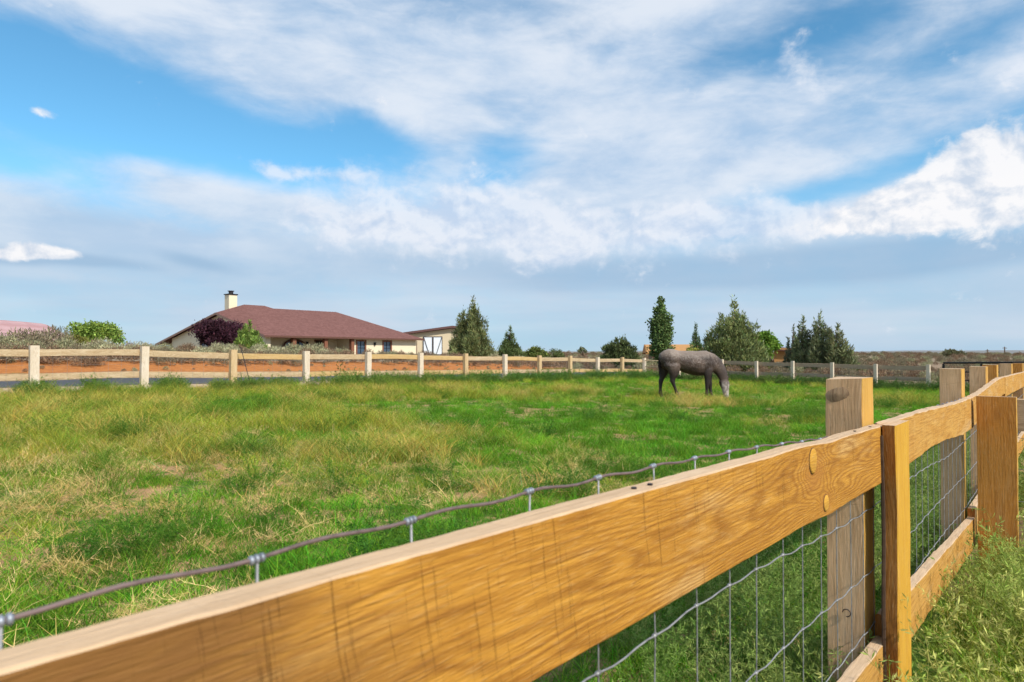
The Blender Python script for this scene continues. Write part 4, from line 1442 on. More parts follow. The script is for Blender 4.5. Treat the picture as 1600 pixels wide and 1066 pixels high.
rs = random.Random(5)
ROW = {240: 'pale sagebrush at the low outer corner of the house', 258: 'pale sagebrush below the cream gable wall edge', 318: 'pale sagebrush below the gable window', 340: 'broad pale sagebrush under the middle of the purple plum tree',
       404: 'pale sagebrush just right of the small conical juniper', 424: 'pale sagebrush at the corner where the porch begins', 456: 'tall pale sagebrush before the first porch column', 474: 'pale sagebrush below the arched window', 494: 'bushiest pale sagebrush right of the arched window',
       516: 'small pale sagebrush in front of the dark front door', 534: 'wide pale sagebrush between the front door and the last porch column', 638: 'small pale sagebrush near the right end of the house'}
LEFT = 'grey green sagebrush in the thicket below the mesa'
for (px, Zd, w_, h_) in ((8, 40, 2.0, 1.0), (34, 43, 2.6, 1.35), (62, 40, 2.4, 1.25), (86, 44, 2.6, 1.5), (100, 40, 1.6, 0.95), (48, 37, 1.6, 0.85), (-20, 41, 2.4, 1.2), (20, 36, 1.5, 0.7)):
    sage(px, Zd, w_, h_, 0 if h_ < 1.2 else 2, LEFT)
for (px, Zd, w_, h_) in ((136, 42, 1.5, 0.75), (160, 42, 1.7, 1.0), (180, 43, 1.5, 0.75), (204, 44, 1.6, 0.7), (222, 46, 1.6, 0.85)):
    sage(px, Zd, w_, h_, 1, 'silvery sagebrush between the spreading leafy tree and the house')
for (px, w_, h_) in ((240, 1.2, 0.6), (258, 1.0, 0.42), (296, 1.2, 0.5), (318, 1.6, 0.7), (340, 1.6, 0.9), (362, 1.4, 0.85), (404, 1.4, 0.95), (424, 1.2, 0.8), (436, 1.6, 0.8), (456, 1.6, 1.0), (474, 1.5, 0.95), (494, 1.7, 1.05), (516, 1.2, 0.65), (534, 1.7, 0.8), (553, 0.9, 0.45), (638, 0.9, 0.4)):
    sage(px, 46 + 7 * rs.random(), w_, h_, 1 if rs.random() < 0.75 else 0, ROW.get(px, 'pale sagebrush in the row in front of the house'))
for (px, Zd, w_, h_) in ((708, 56, 1.2, 0.7), (772, 58, 1.3, 0.8), (812, 60, 1.7, 0.7), (858, 62, 1.2, 0.8)):
    sage(px, Zd, w_, h_, 1 if px > 760 else 3, 'sagebrush at the foot of the row of junipers')

# ------------------------------------------------------------------ grass, weeds and scrub (uncountable ground cover)
def blades_mesh(name, seed, n, rad, h0, h1, wid, lean, curl, shade=(0.5, 1.45), tip=(1, 1, 1), stemmy=False):
    """a tuft of tapered bent blades; colour shade per blade in 'tint'"""
    rng = np.random.default_rng(seed)
    V, F, C = [], [], []
    for i in range(n):
        a = rng.random() * 6.283
        r = rad * math.sqrt(rng.random())
        bx_, by_ = r * math.cos(a), r * math.sin(a)
        h = h0 + (h1 - h0) * rng.random() ** 1.3
        la = rng.random() * 6.283
        le = lean * (0.3 + rng.random())
        wa = rng.random() * 6.283
        wx_, wy_ = math.cos(wa) * wid / 2, math.sin(wa) * wid / 2
        segs = 3
        k = len(V)
        sh = shade[0] + (shade[1] - shade[0]) * rng.random()
        warm = 1 + 0.25 * rng.normal()
        for q in range(segs + 1):
            f = q / segs
            out = h * (le * f + curl * f * f)
            z = h * (f - 0.35 * curl * f * f)
            px_, py_ = bx_ + math.cos(la) * out, by_ + math.sin(la) * out
            ww = (1 - f) ** 0.7 if q < segs else 0
            col_ = (sh * warm * (1 + (tip[0] - 1) * f), sh * (1 + (tip[1] - 1) * f), sh * (1 + (tip[2] - 1) * f), 1)
            if q < segs:
                V.append((px_ - wx_ * ww, py_ - wy_ * ww, z)); V.append((px_ + wx_ * ww, py_ + wy_ * ww, z))
                C += [col_, col_]
            else:
                V.append((px_, py_, z)); C.append(col_)
        for q in range(segs - 1):
            F.append((k + 2 * q, k + 2 * q + 1, k + 2 * q + 3, k + 2 * q + 2))
        F.append((k + 2 * (segs - 1), k + 2 * (segs - 1) + 1, k + 2 * segs))
    return finish_cover(name, V, F, C)


def finish_cover(name, V, F, C):
    me = bpy.data.meshes.new(name)
    me.from_pydata(V, [], F)
    ca_ = me.color_attributes.new('tint', 'FLOAT_COLOR', 'POINT')
    ca_.data.foreach_set('color', np.array(C, np.float32).ravel())
    me.materials.append(M_GRASS)
    return bpy.data.objects.new(name, me)


def twig_mesh(name, seed, stems, reach, height, wid, leaves=0, leaf_len=0.02, flat=0.5):
    """branching wiry stems, optionally with narrow leaves: dry tangle or feathery weed"""
    rng = np.random.default_rng(seed)
    V, F, C = [], [], []

    def ribbon(pts, w_, c):
        k = len(V)
        sd = rng.normal(size=3); sd[2] *= 0.3
        sd /= np.linalg.norm(sd)
        for q, p in enumerate(pts):
            ww = w_ * (1 - 0.75 * q / (len(pts) - 1)) / 2
            V.append(tuple(p - sd * ww)); V.append(tuple(p + sd * ww)); C.extend([c, c])
        for q in range(len(pts) - 1):
            F.append((k + 2 * q, k + 2 * q + 1, k + 2 * q + 3, k + 2 * q + 2))

    for i in range(stems):
        a = rng.random() * 6.283
        p = np.array([0.12 * reach * rng.normal(), 0.12 * reach * rng.normal(), 0.0])
        d = np.array([math.cos(a) * flat, math.sin(a) * flat, 0.6 + 0.5 * rng.random()])
        d /= np.linalg.norm(d)
        L = (0.55 + 0.45 * rng.random()) * height
        pts = [p.copy()]
        n_ = 6
        for q in range(n_):
            d = d + 0.20 * rng.normal(size=3)
            d[2] += 0.03 - 0.10 * flat
            d /= np.linalg.norm(d)
            p = p + d * L / n_
            p[2] = max(p[2], 0.005)
            pts.append(p.copy())
        sh = 0.75 + 0.5 * rng.random()
        c = (sh * 1.1, sh, sh * 0.9, 1)
        ribbon(pts, wid, c)
        for q in range(1, n_ + 1):
            for _ in range(2 if leaves == 0 else 1):
                dd = d * 0.4 + rng.normal(size=3) * 0.6
                dd[2] = abs(dd[2]) * 0.8 + 0.1
                dd /= np.linalg.norm(dd)
                l2 = L * (0.16 + 0.22 * rng.random()) * (1.1 - 0.5 * q / n_)
                sub = [pts[q], pts[q] + dd * l2 * 0.5 + rng.normal(size=3) * 0.01 * l2, pts[q] + dd * l2]
                ribbon(sub, wid * 0.6, c)
                if leaves:
                    for _l in range(leaves):
                        f = rng.random()
                        b0 = sub[0] * (1 - f) + sub[2] * f
                        ld = dd * 0.6 + rng.normal(size=3) * 0.6
                        ld /= np.linalg.norm(ld)
                        sh2 = sh * (0.75 + 0.6 * rng.random())
                        k = len(V)
                        sd = np.cross(ld, rng.normal(size=3)); sd /= np.linalg.norm(sd)
                        ll = leaf_len * (0.6 + 0.8 * rng.random())
                        V.extend([tuple(b0), tuple(b0 + ld * ll * 0.5 + sd * ll * 0.09), tuple(b0 + ld * ll), tuple(b0 + ld * ll * 0.5 - sd * ll * 0.09)])
                        C.extend([(sh2, sh2, sh2, 1)] * 4)
                        F.append((k, k + 1, k + 2, k + 3))
    return finish_cover(name, V, F, C)


def scatter(name, sources, pts, label, cat):
    """one ground-cover object: instances of the source meshes on a cloud of points (x, y, z, rz, tilt, scale, index, colour)"""
    n = len(pts)
    me = bpy.data.meshes.new(name)
    A_ = np.array([p[:7] for p in pts], np.float32)
    me.vertices.add(n)
    me.vertices.foreach_set('co', A_[:, :3].ravel())
    rot = np.zeros((n, 3), np.float32)
    rot[:, 0] = A_[:, 4] * np.cos(A_[:, 3] * 3); rot[:, 1] = A_[:, 4] * np.sin(A_[:, 3] * 3); rot[:, 2] = A_[:, 3]
    at = me.attributes.new('rot', 'FLOAT_VECTOR', 'POINT'); at.data.foreach_set('vector', rot.ravel())
    at = me.attributes.new('scl', 'FLOAT', 'POINT'); at.data.foreach_set('value', A_[:, 5].copy())
    at = me.attributes.new('idx', 'INT', 'POINT'); at.data.foreach_set('value', A_[:, 6].astype(np.int32))
    at = me.attributes.new('gcol', 'FLOAT_COLOR', 'POINT')
    at.data.foreach_set('color', np.array([(*p[7], 1.0) for p in pts], np.float32).ravel())
    o = link(bpy.data.objects.new(name, me))
    ng_ = bpy.data.node_groups.new(name, 'GeometryNodeTree')
    ng_.interface.new_socket('Geometry', in_out='INPUT', socket_type='NodeSocketGeometry')
    ng_.interface.new_socket('Geometry', in_out='OUTPUT', socket_type='NodeSocketGeometry')
    N, Lk = ng_.nodes, ng_.links
    gi, go_ = N.new('NodeGroupInput'), N.new('NodeGroupOutput')
    ip = N.new('GeometryNodeInstanceOnPoints')
    Lk.new(gi.outputs[0], ip.inputs['Points'])
    jn = N.new('GeometryNodeJoinGeometry')
    for so in reversed(sources):
        oi = N.new('GeometryNodeObjectInfo')
        oi.inputs[0].default_value = so
        g2 = N.new('GeometryNodeGeometryToInstance')
        Lk.new(oi.outputs['Geometry'], g2.inputs[0])
        Lk.new(g2.outputs[0], jn.inputs[0])
    Lk.new(jn.outputs[0], ip.inputs['Instance'])
    ip.inputs['Pick Instance'].default_value = True

    def named(nm, typ):
        q = N.new('GeometryNodeInputNamedAttribute')
        q.data_type = typ
        q.inputs['Name'].default_value = nm
        return q.outputs[0]

    Lk.new(named('idx', 'INT'), ip.inputs['Instance Index'])
    Lk.new(named('rot', 'FLOAT_VECTOR'), ip.inputs['Rotation'])
    Lk.new(named('scl', 'FLOAT'), ip.inputs['Scale'])
    Lk.new(ip.outputs[0], go_.inputs[0])
    md = o.modifiers.new('scatter', 'NODES')
    md.node_group = ng_
    return tag(o, label, cat, None, 'stuff')


SHORT = [blades_mesh('short_grass_tuft', 200 + i, 70, 0.13, 0.03, 0.085, 0.0045, 0.45, 0.5) for i in range(4)]
MED = [blades_mesh('medium_grass_tuft', 220 + i, 60, 0.11, 0.07, 0.26, 0.005, 0.3, 0.55, tip=(1.25, 1.1, 1.0)) for i in range(4)]
STRAW = [blades_mesh('straw_tuft', 240 + i, 46, 0.10, 0.12, 0.34, 0.0035, 0.55, 0.75, (0.6, 1.4), (1.1, 1.05, 0.9)) for i in range(4)]
TANGLE = [twig_mesh('dry_stalks', 260 + i, 9, 0.3, 0.34, 0.0045, 0, flat=1.5) for i in range(4)]
LITTER = [blades_mesh('flat_straw', 280 + i, 30, 0.15, 0.05, 0.16, 0.004, 2.6, 0.2, (0.7, 1.35)) for i in range(3)]
WEED = [twig_mesh('feathery_weed', 300 + i, 20, 0.25, 0.46, 0.0028, 11, 0.024, flat=0.75) for i in range(4)]
BUSHY = [twig_mesh('bushy_weed', 320 + i, 34, 0.34, 0.50, 0.004, 8, 0.050, flat=0.7) for i in range(3)]
COVER = SHORT + MED + STRAW + TANGLE + LITTER + WEED + BUSHY
I_SHORT, I_MED, I_STRAW, I_TANGLE, I_LIT, I_WEED, I_BUSHY = 0, 4, 8, 12, 16, 19, 23

gr = random.Random(77)


def fb(x, y, f, z=0.0):
    return _nz((x * f, y * f, z)) + 0.5 * _nz((x * f * 2.1, y * f * 2.1, z + 5)) + 0.25 * _nz((x * f * 4.3, y * f * 4.3, z + 9))


def mixc(a, b2, f):
    f = min(1, max(0, f))
    return tuple(p + (q - p) * f for p, q in zip(a, b2))


GREEN, LUSH, DEEP, YEL, STR, DRY = (0.15, 0.28, 0.022), (0.082, 0.285, 0.014), (0.05, 0.15, 0.02), (0.35, 0.36, 0.05), (0.56, 0.44, 0.15), (0.66, 0.50, 0.23)


def screen(x, y):
    return 800 + 1067 * x / y, y


def dryness(s, n):
    """how straw-like the sward is here; the far left edge and the area round the horse are dry, the middle is lush"""
    x, y = sn(s, n)
    d = 1.0 * fb(x, y, 0.17, 2) + 0.75 * fb(x, y, 0.6, 4)
    px = 800 + 1067 * x / max(y, 0.5)
    far_band = sst(7.5, 11, y) * (1 - sst(480, 900, px))
    d += 0.42 * far_band - 0.12
    d += 0.22 * sst(450, 100, px) * sst(1.5, 3, y)
    d += 0.45 * math.exp(-((x - 4.2) / 4.0) ** 2 - ((y - 18.5) / 2.6) ** 2)
    d -= 0.55 * sst(520, 850, px) * (1 - sst(15, 19, y)) * sst(5, 8, y)
    d -= 0.25 * sst(26, 32, s)
    return d


grass_pts = []


def inside(s, n):
    return 0.56 < n < 19.4 and s < 34.2


def add(x, y, rz, tilt, sc_, idx, col_, zo=0.0):
    grass_pts.append((x, y, gz(x, y) - 0.006 + zo, rz, tilt, sc_, idx, col_))


def try_spot(y, half):
    x = gr.uniform(-half, half)
    return x, y


bands = [(0.45, 2.2, 120), (2.2, 4.5, 85), (4.5, 8, 60), (8, 13, 42), (13, 20, 24), (20, 40, 12)]
for (y0, y1, dens) in bands:
    xl, xr = -0.92 * y1 - 1.2, 0.92 * y1 + 1.0
    for _ in range(int((y1 - y0) * (xr - xl) * dens)):
        y = gr.uniform(y0, y1)
        x = gr.uniform(xl, xr)
        if abs(x) > 0.92 * y + 1.1:
            continue
        s, n = to_sn(x, y)
        if not inside(s, n):
            continue
        bare = fb(x, y, 0.55, 11) + 0.6 * fb(x, y, 1.9, 15)
        dv = dryness(s, n)
        if bare > (0.40 if y < 6 else 0.55) + (0.35 if dv < -0.2 else 0.0) and y < 12 and gr.random() < 0.93:
            continue
        sc_ = gr.uniform(0.75, 1.25) * (1.0 if y < 8 else 1.15 if y < 20 else 1.5)
        hue = gr.gauss(0, 0.12)
        if dv < 0.12 + gr.gauss(0, 0.18):
            c = mixc(LUSH, GREEN, 0.5 + dv + hue)
            c = mixc(c, DEEP, 0.5 * max(0, fb(x, y, 0.9, 21)) + 0.12 * gr.random())
            c = mixc(c, YEL, 0.30 * gr.random() ** 2)
            kk_ = math.exp(0.75 * fb(x, y, 1.6, 41))
            c = tuple(v_ * kk_ for v_ in c)
            kind = I_SHORT if gr.random() < 0.80 - 0.5 * max(0, fb(x, y, 0.4, 31)) else I_MED
            add(x, y, gr.uniform(0, 6.28), gr.gauss(0, 0.12), sc_ * (1.0 if kind == I_SHORT else 0.8), kind + gr.randrange(4), c)
        else:
            q = gr.random()
            near_ = 1 - sst(5.5, 8.5, y)
            kk_ = math.exp(0.7 * fb(x, y, 1.1, 43))
            if q < 0.34 * (1 - near_) + 0.10 * near_:
                c = tuple(v_ * kk_ for v_ in mixc(GREEN, YEL, gr.random() * 0.9))
                add(x, y, gr.uniform(0, 6.28), gr.gauss(0, 0.15), sc_ * (1 - 0.35 * near_), I_MED + gr.randrange(4), c)
            elif q < 0.66 * (1 - near_) + 0.22 * near_:
                c = mixc(YEL, STR, gr.random())
                add(x, y, gr.uniform(0, 6.28), gr.gauss(0, 0.25), sc_ * (0.85 - 0.35 * near_), I_STRAW + gr.randrange(4), c)
            elif q < 0.74 * (1 - near_) + 0.48 * near_ and y < 16:
                add(x, y, gr.uniform(0, 6.28), gr.gauss(0, 0.2), sc_, I_LIT + gr.randrange(3), mixc(STR, DRY, gr.random()))
            else:
                add(x, y, gr.uniform(0, 6.28), gr.gauss(0, 0.1), sc_, I_SHORT + gr.randrange(4), tuple(v_ * kk_ for v_ in mixc(GREEN, YEL, gr.random() ** 2 * 0.6)))
# taller mounds of yellow-green grass and straw in the dry parts
for _ in range(560):
    y = gr.uniform(4.5, 22)
    x = gr.uniform(-0.9 * y - 1, 0.8 * y)
    s, n = to_sn(x, y)
    if not inside(s, n) or n > 18.6 or dryness(s, n) < 0.05 or (y < 7 and gr.random() < 0.7):
        continue
    base_c = gr.choice((mixc(STR, YEL, 0.3 * gr.random()), mixc(YEL, STR, 0.5 * gr.random()), mixc(GREEN, YEL, gr.random()), mixc(GREEN, DEEP, gr.random())))
    r_ = gr.uniform(0.15, 0.5)
    tall = gr.uniform(0.9, 1.4) * (1.0 + 0.45 * sst(7, 11, y) * gr.random())
    for k in range(gr.randrange(6, 15)):
        c = mixc(base_c, YEL, 0.3 * gr.random())
        add(x + gr.gauss(0, r_), y + gr.gauss(0, r_), gr.uniform(0, 6.28), gr.gauss(0, 0.15), tall * gr.uniform(0.8, 1.15), (I_MED if gr.random() < 0.6 else I_STRAW) + gr.randrange(4), c)
# dark lush hummocks
for _ in range(100):
    y = gr.uniform(3.5, 20)
    x = gr.uniform(-0.9 * y - 1, 0.8 * y)
    s, n = to_sn(x, y)
    if not inside(s, n) or n > 18.6:
        continue
    r_ = gr.uniform(0.1, 0.3)
    for k in range(gr.randrange(3, 9)):
        add(x + gr.gauss(0, r_), y + gr.gauss(0, r_), gr.uniform(0, 6.28), gr.gauss(0, 0.15), gr.uniform(0.6, 1.0), (I_MED if gr.random() < 0.6 else I_WEED) + gr.randrange(4), mixc(DEEP, GREEN, gr.random() * 0.6))
# dry stalk tangles in clumps
for _ in range(330):
    y = 1.3 + 9 * gr.random() ** 1.3
    x = gr.uniform(-0.9 * y - 0.6, 0.45 * y)
    s, n = to_sn(x, y)
    if not inside(s, n) or (dryness(s, n) < -0.25 and gr.random() < (0.25 if x < -0.25 * y and y < 7 else 1.0)):
        continue
    for k in range(gr.randrange(2, 6)):
        add(x + gr.gauss(0, 0.16), y + gr.gauss(0, 0.16), gr.uniform(0, 6.28), gr.gauss(0, 0.3), gr.uniform(0.55, 1.15), I_TANGLE + gr.randrange(4), mixc(STR, (0.80, 0.64, 0.34), gr.uniform(0.0, 1.0)))
# weeds crowding the inner foot of the near fence
for _ in range(330):
    s = gr.uniform(0.9, 13)
    n = 0.60 + abs(gr.gauss(0, 0.55))
    x, y = sn(s, n)
    c = mixc((0.15, 0.27, 0.05), (0.30, 0.35, 0.10), gr.random())
    add(x, y, gr.uniform(0, 6.28), gr.gauss(0, 0.2), gr.uniform(0.5, 0.95), I_WEED + gr.randrange(4), c)
# outside: feathery weeds and grass in the corner on the viewer's side
for _ in range(1000):
    s = gr.uniform(0.9, 4.85)
    n = gr.uniform(-2.6, 0.40)
    x, y = sn(s, n)
    if math.hypot(x, y) < 0.9:
        continue
    c = mixc((0.23, 0.34, 0.055), (0.50, 0.50, 0.16), gr.random())
    if gr.random() < 0.62:
        add(x, y, gr.uniform(0, 6.28), gr.gauss(0, 0.25), gr.uniform(0.6, 1.2) * (0.7 if n > 0.2 else 1.0), I_WEED + gr.randrange(4), c)
    else:
        add(x, y, gr.uniform(0, 6.28), gr.gauss(0, 0.15), gr.uniform(0.9, 1.5), I_MED + gr.randrange(4), mixc(GREEN, YEL, gr.random() * 0.4))
for _ in range(420):
    s = gr.uniform(5.1, 16)
    n = gr.uniform(-5, 0.42)
    x, y = sn(s, n)
    add(x, y, gr.uniform(0, 6.28), gr.gauss(0, 0.2), gr.uniform(0.8, 1.3), (I_WEED if gr.random() < 0.6 else I_MED) + gr.randrange(4), mixc((0.12, 0.22, 0.035), (0.22, 0.24, 0.07), gr.random()))
# rank growth along the far fence and the back fence
CL = [(48, 20), (62, 6), (150, 16), (258, 18), (275, 14), (345, 10), (385, 22), (410, 24), (440, 26), (520, 30), (548, 20), (600, 26), (640, 22), (680, 30), (715, 24), (752, 26), (800, 20), (835, 34), (860, 30), (895, 34), (925, 30), (960, 34), (990, 30), (1015, 24)]
for (cpx, sp) in CL:
    for _ in range(16 if cpx < 500 else 24):
        n = 18.75 + gr.gauss(0, 0.35)
        t_ = (cpx + gr.gauss(0, sp * 0.6) - 800) / 1067.0
        zz = n / (ST - t_ * CT)
        x, y = t_ * zz, zz
        s_ = to_sn(x, y)[0]
        c = mixc((0.075, 0.17, 0.03), (0.20, 0.26, 0.05), gr.random() * (1 - 0.7 * sst(10, 24, s_)))
        bz = gr.uniform(0.6, 1.2) * (0.85 if s_ < 12 else 1.05)
        add(x, y, gr.uniform(0, 6.28), gr.gauss(0, 0.1), bz, (I_BUSHY + gr.randrange(3)) if gr.random() < 0.6 else (I_MED + gr.randrange(4)), c)
for _ in range(420):
    n = gr.uniform(2, 19)
    s = 33 + (n - 4.7) * 0.152 + gr.gauss(0, 0.6)
    x, y = sn(s, n)
    c = mixc((0.05, 0.12, 0.025), (0.12, 0.17, 0.04), gr.random())
    add(x, y, gr.uniform(0, 6.28), gr.gauss(0, 0.1), gr.uniform(0.7, 1.2), (I_BUSHY + gr.randrange(3)) if gr.random() < 0.6 else (I_MED + gr.randrange(4)), c)
# yellowed verge beyond the driveway
for _ in range(900):
    s = gr.uniform(-6, 48)
    n = road_mid(s) + 3.5 + abs(gr.gauss(0, 0.5))
    x, y = sn(s, n)
    add(x, y, gr.uniform(0, 6.28), gr.gauss(0, 0.15), gr.uniform(0.6, 1.1), I_MED + gr.randrange(4), mixc((0.16, 0.19, 0.04), (0.40, 0.33, 0.10), gr.random()))
scatter('meadow_grass', COVER, grass_pts, 'mixed green grass, straw and weeds covering the paddock', 'grass')

# bare scrub clumps on the plain: grey sage mass beyond the fences
SCR = []
for i, (bcol, kk) in enumerate((((0.24, 0.24, 0.17), 0), ((0.21, 0.185, 0.14), 2), ((0.20, 0.16, 0.125), 3))):
    o_ = bpy.data.objects.new('scrub_clump', SAGE[kk][0])
    SCR.append(o_)
scr = []
for _ in range(5200):
    y = 34 + 430 * gr.random() ** 2.0
    x = gr.uniform(-0.9 * y, 0.95 * y)
    s, n = to_sn(x, y)
    if (s < 36.5 and -1 < n < road_mid(s) + 12) or (n > 0 and n < road_mid(s) + 12 and s < 44):
        continue
    if 60 < y < 112 and -42 < x < -3 and 33 < s < 80 and 68 < n < 98:
        continue
    if n > 20 and s < 36 and n < 48:
        continue
    scr.append((x, y, gz(x, y) - 0.08, gr.uniform(0, 6.28), 0.0, gr.uniform(0.7, 1.5) * (1 if y < 150 else 1.4), gr.choice((0, 1, 1, 2, 2, 2)), (1, 1, 1)))
scatter('scrub', SCR, scr, 'grey brown desert scrub spread over the plain', 'scrub')

# dry brush hanging over the brow of the orange bank
brow = []
for i in range(70):
    t_ = (-10 + i * 12.4 + gr.uniform(-8, 8) - 800) / 1067.0
    zz = (road_mid(20) + 8.3 + gr.uniform(-0.9, 1.5)) / (ST - t_ * CT)
    x, y = t_ * zz, zz
    if to_sn(x, y)[0] > 46:
        continue
    brow.append((x, y, gz(x, y) - 0.1, gr.uniform(0, 6.28), 0.0, gr.uniform(0.8, 1.35), gr.choice((1, 2, 2)), (1, 1, 1)))
for i in range(90):
    s_ = gr.uniform(-6, 44)
    n_ = road_mid(s_) + gr.uniform(4.8, 8.6)
    x, y = sn(s_, n_)
    brow.append((x, y, gz(x, y) - 0.02, gr.uniform(0, 6.28), 0.0, gr.uniform(0.12, 0.32), gr.choice((0, 1, 2)), (1, 1, 1)))
scatter('dry_brush', SCR, brow, 'dry brown brush hanging over the orange dirt bank', 'brush')

# one spindly weed standing up against the far fence
t_ = (532 - 800) / 1067.0
zz = 18.95 / (ST - t_ * CT)
M_STALK = plain('pale_green_stalk', (0.26, 0.25, 0.09), 0.9)
th = MB()
trd = random.Random(9)
th.tube([(0, 0, -0.03), (0.02, 0, 0.4), (0.01, 0.01, 0.78)], [0.012, 0.009, 0.004], 6)
for k in range(13):
    a, h0 = k * 2.4, 0.18 + 0.045 * k
    L = 0.20 - 0.008 * k
    e_ = Vector((math.cos(a) * L, math.sin(a) * L, h0 + L * 0.9))
    th.tube([(0.015, 0, h0), (math.cos(a) * L * 0.6, math.sin(a) * L * 0.6, h0 + L * 0.35), e_], [0.006, 0.005, 0.003], 5)
    for q in range(3):
        c_ = e_ + Vector((trd.uniform(-.03, .03), trd.uniform(-.03, .03), trd.uniform(-.04, .03)))
        th.face([c_ + Vector((-.02, 0, 0)), c_ + Vector((0, -.02, .02)), c_ + Vector((.02, 0, .01)), c_ + Vector((0, .02, -.02))])
tho = th.build('weed_stalk', M_STALK)
tho.location = (t_ * zz, zz, gz(t_ * zz, zz))
tag(tho, 'spindly branching weed standing alone against the lower rail of the far fence', 'weed')

# pale stones by the far fence
M_STONE = plain('pale_stone', (0.55, 0.48, 0.42), 0.9, var=0.15, scale=9)
for k in range(9):
    px, Zd = 938 + gr.uniform(0, 24), gr.uniform(36.0, 37.2)
    x = (px - 800) / 1067 * Zd
    bm = bmesh.new()
    bmesh.ops.create_icosphere(bm, subdivisions=2, radius=gr.uniform(0.12, 0.24))
    for vv in bm.verts:
        vv.co *= 1 + 0.28 * _nz(vv.co * 7 + Vector((k * 5, 0, 0)))
        vv.co.z *= 0.7
    me = bpy.data.meshes.new('stone'); bm.to_mesh(me); bm.free()
    me.materials.append(M_STONE)
    o = link(bpy.data.objects.new('stone', me))
    o.location = (x, Zd, gz(x, Zd) + 0.08)
    tag(o, 'pale stone in the small heap beyond the far fence corner', 'stone', 'stones heaped by the far fence')

# ------------------------------------------------------------------ the grazing horse
def ring_tube(rings, seg=16):
    """rings: (centre, in-plane half size, lateral half size, in-plane direction)"""
    V, F = [], []
    for (c, hh, hw, d) in rings:
        c, d = Vector(c), Vector(d).normalized()
        for j in range(seg):
            a = 2 * math.pi * j / seg
            V.append(c + d * (hh * math.cos(a)) + Vector((0, 1, 0)) * (hw * math.sin(a)))
    for i in range(len(rings) - 1):
        for j in range(seg):
            a, b2 = i * seg + j, i * seg + (j + 1) % seg
            F.append((a, b2, b2 + seg, a + seg))
    F.append(tuple(reversed(range(seg))))
    F.append(tuple((len(rings) - 1) * seg + j for j in range(seg)))
    return V, F


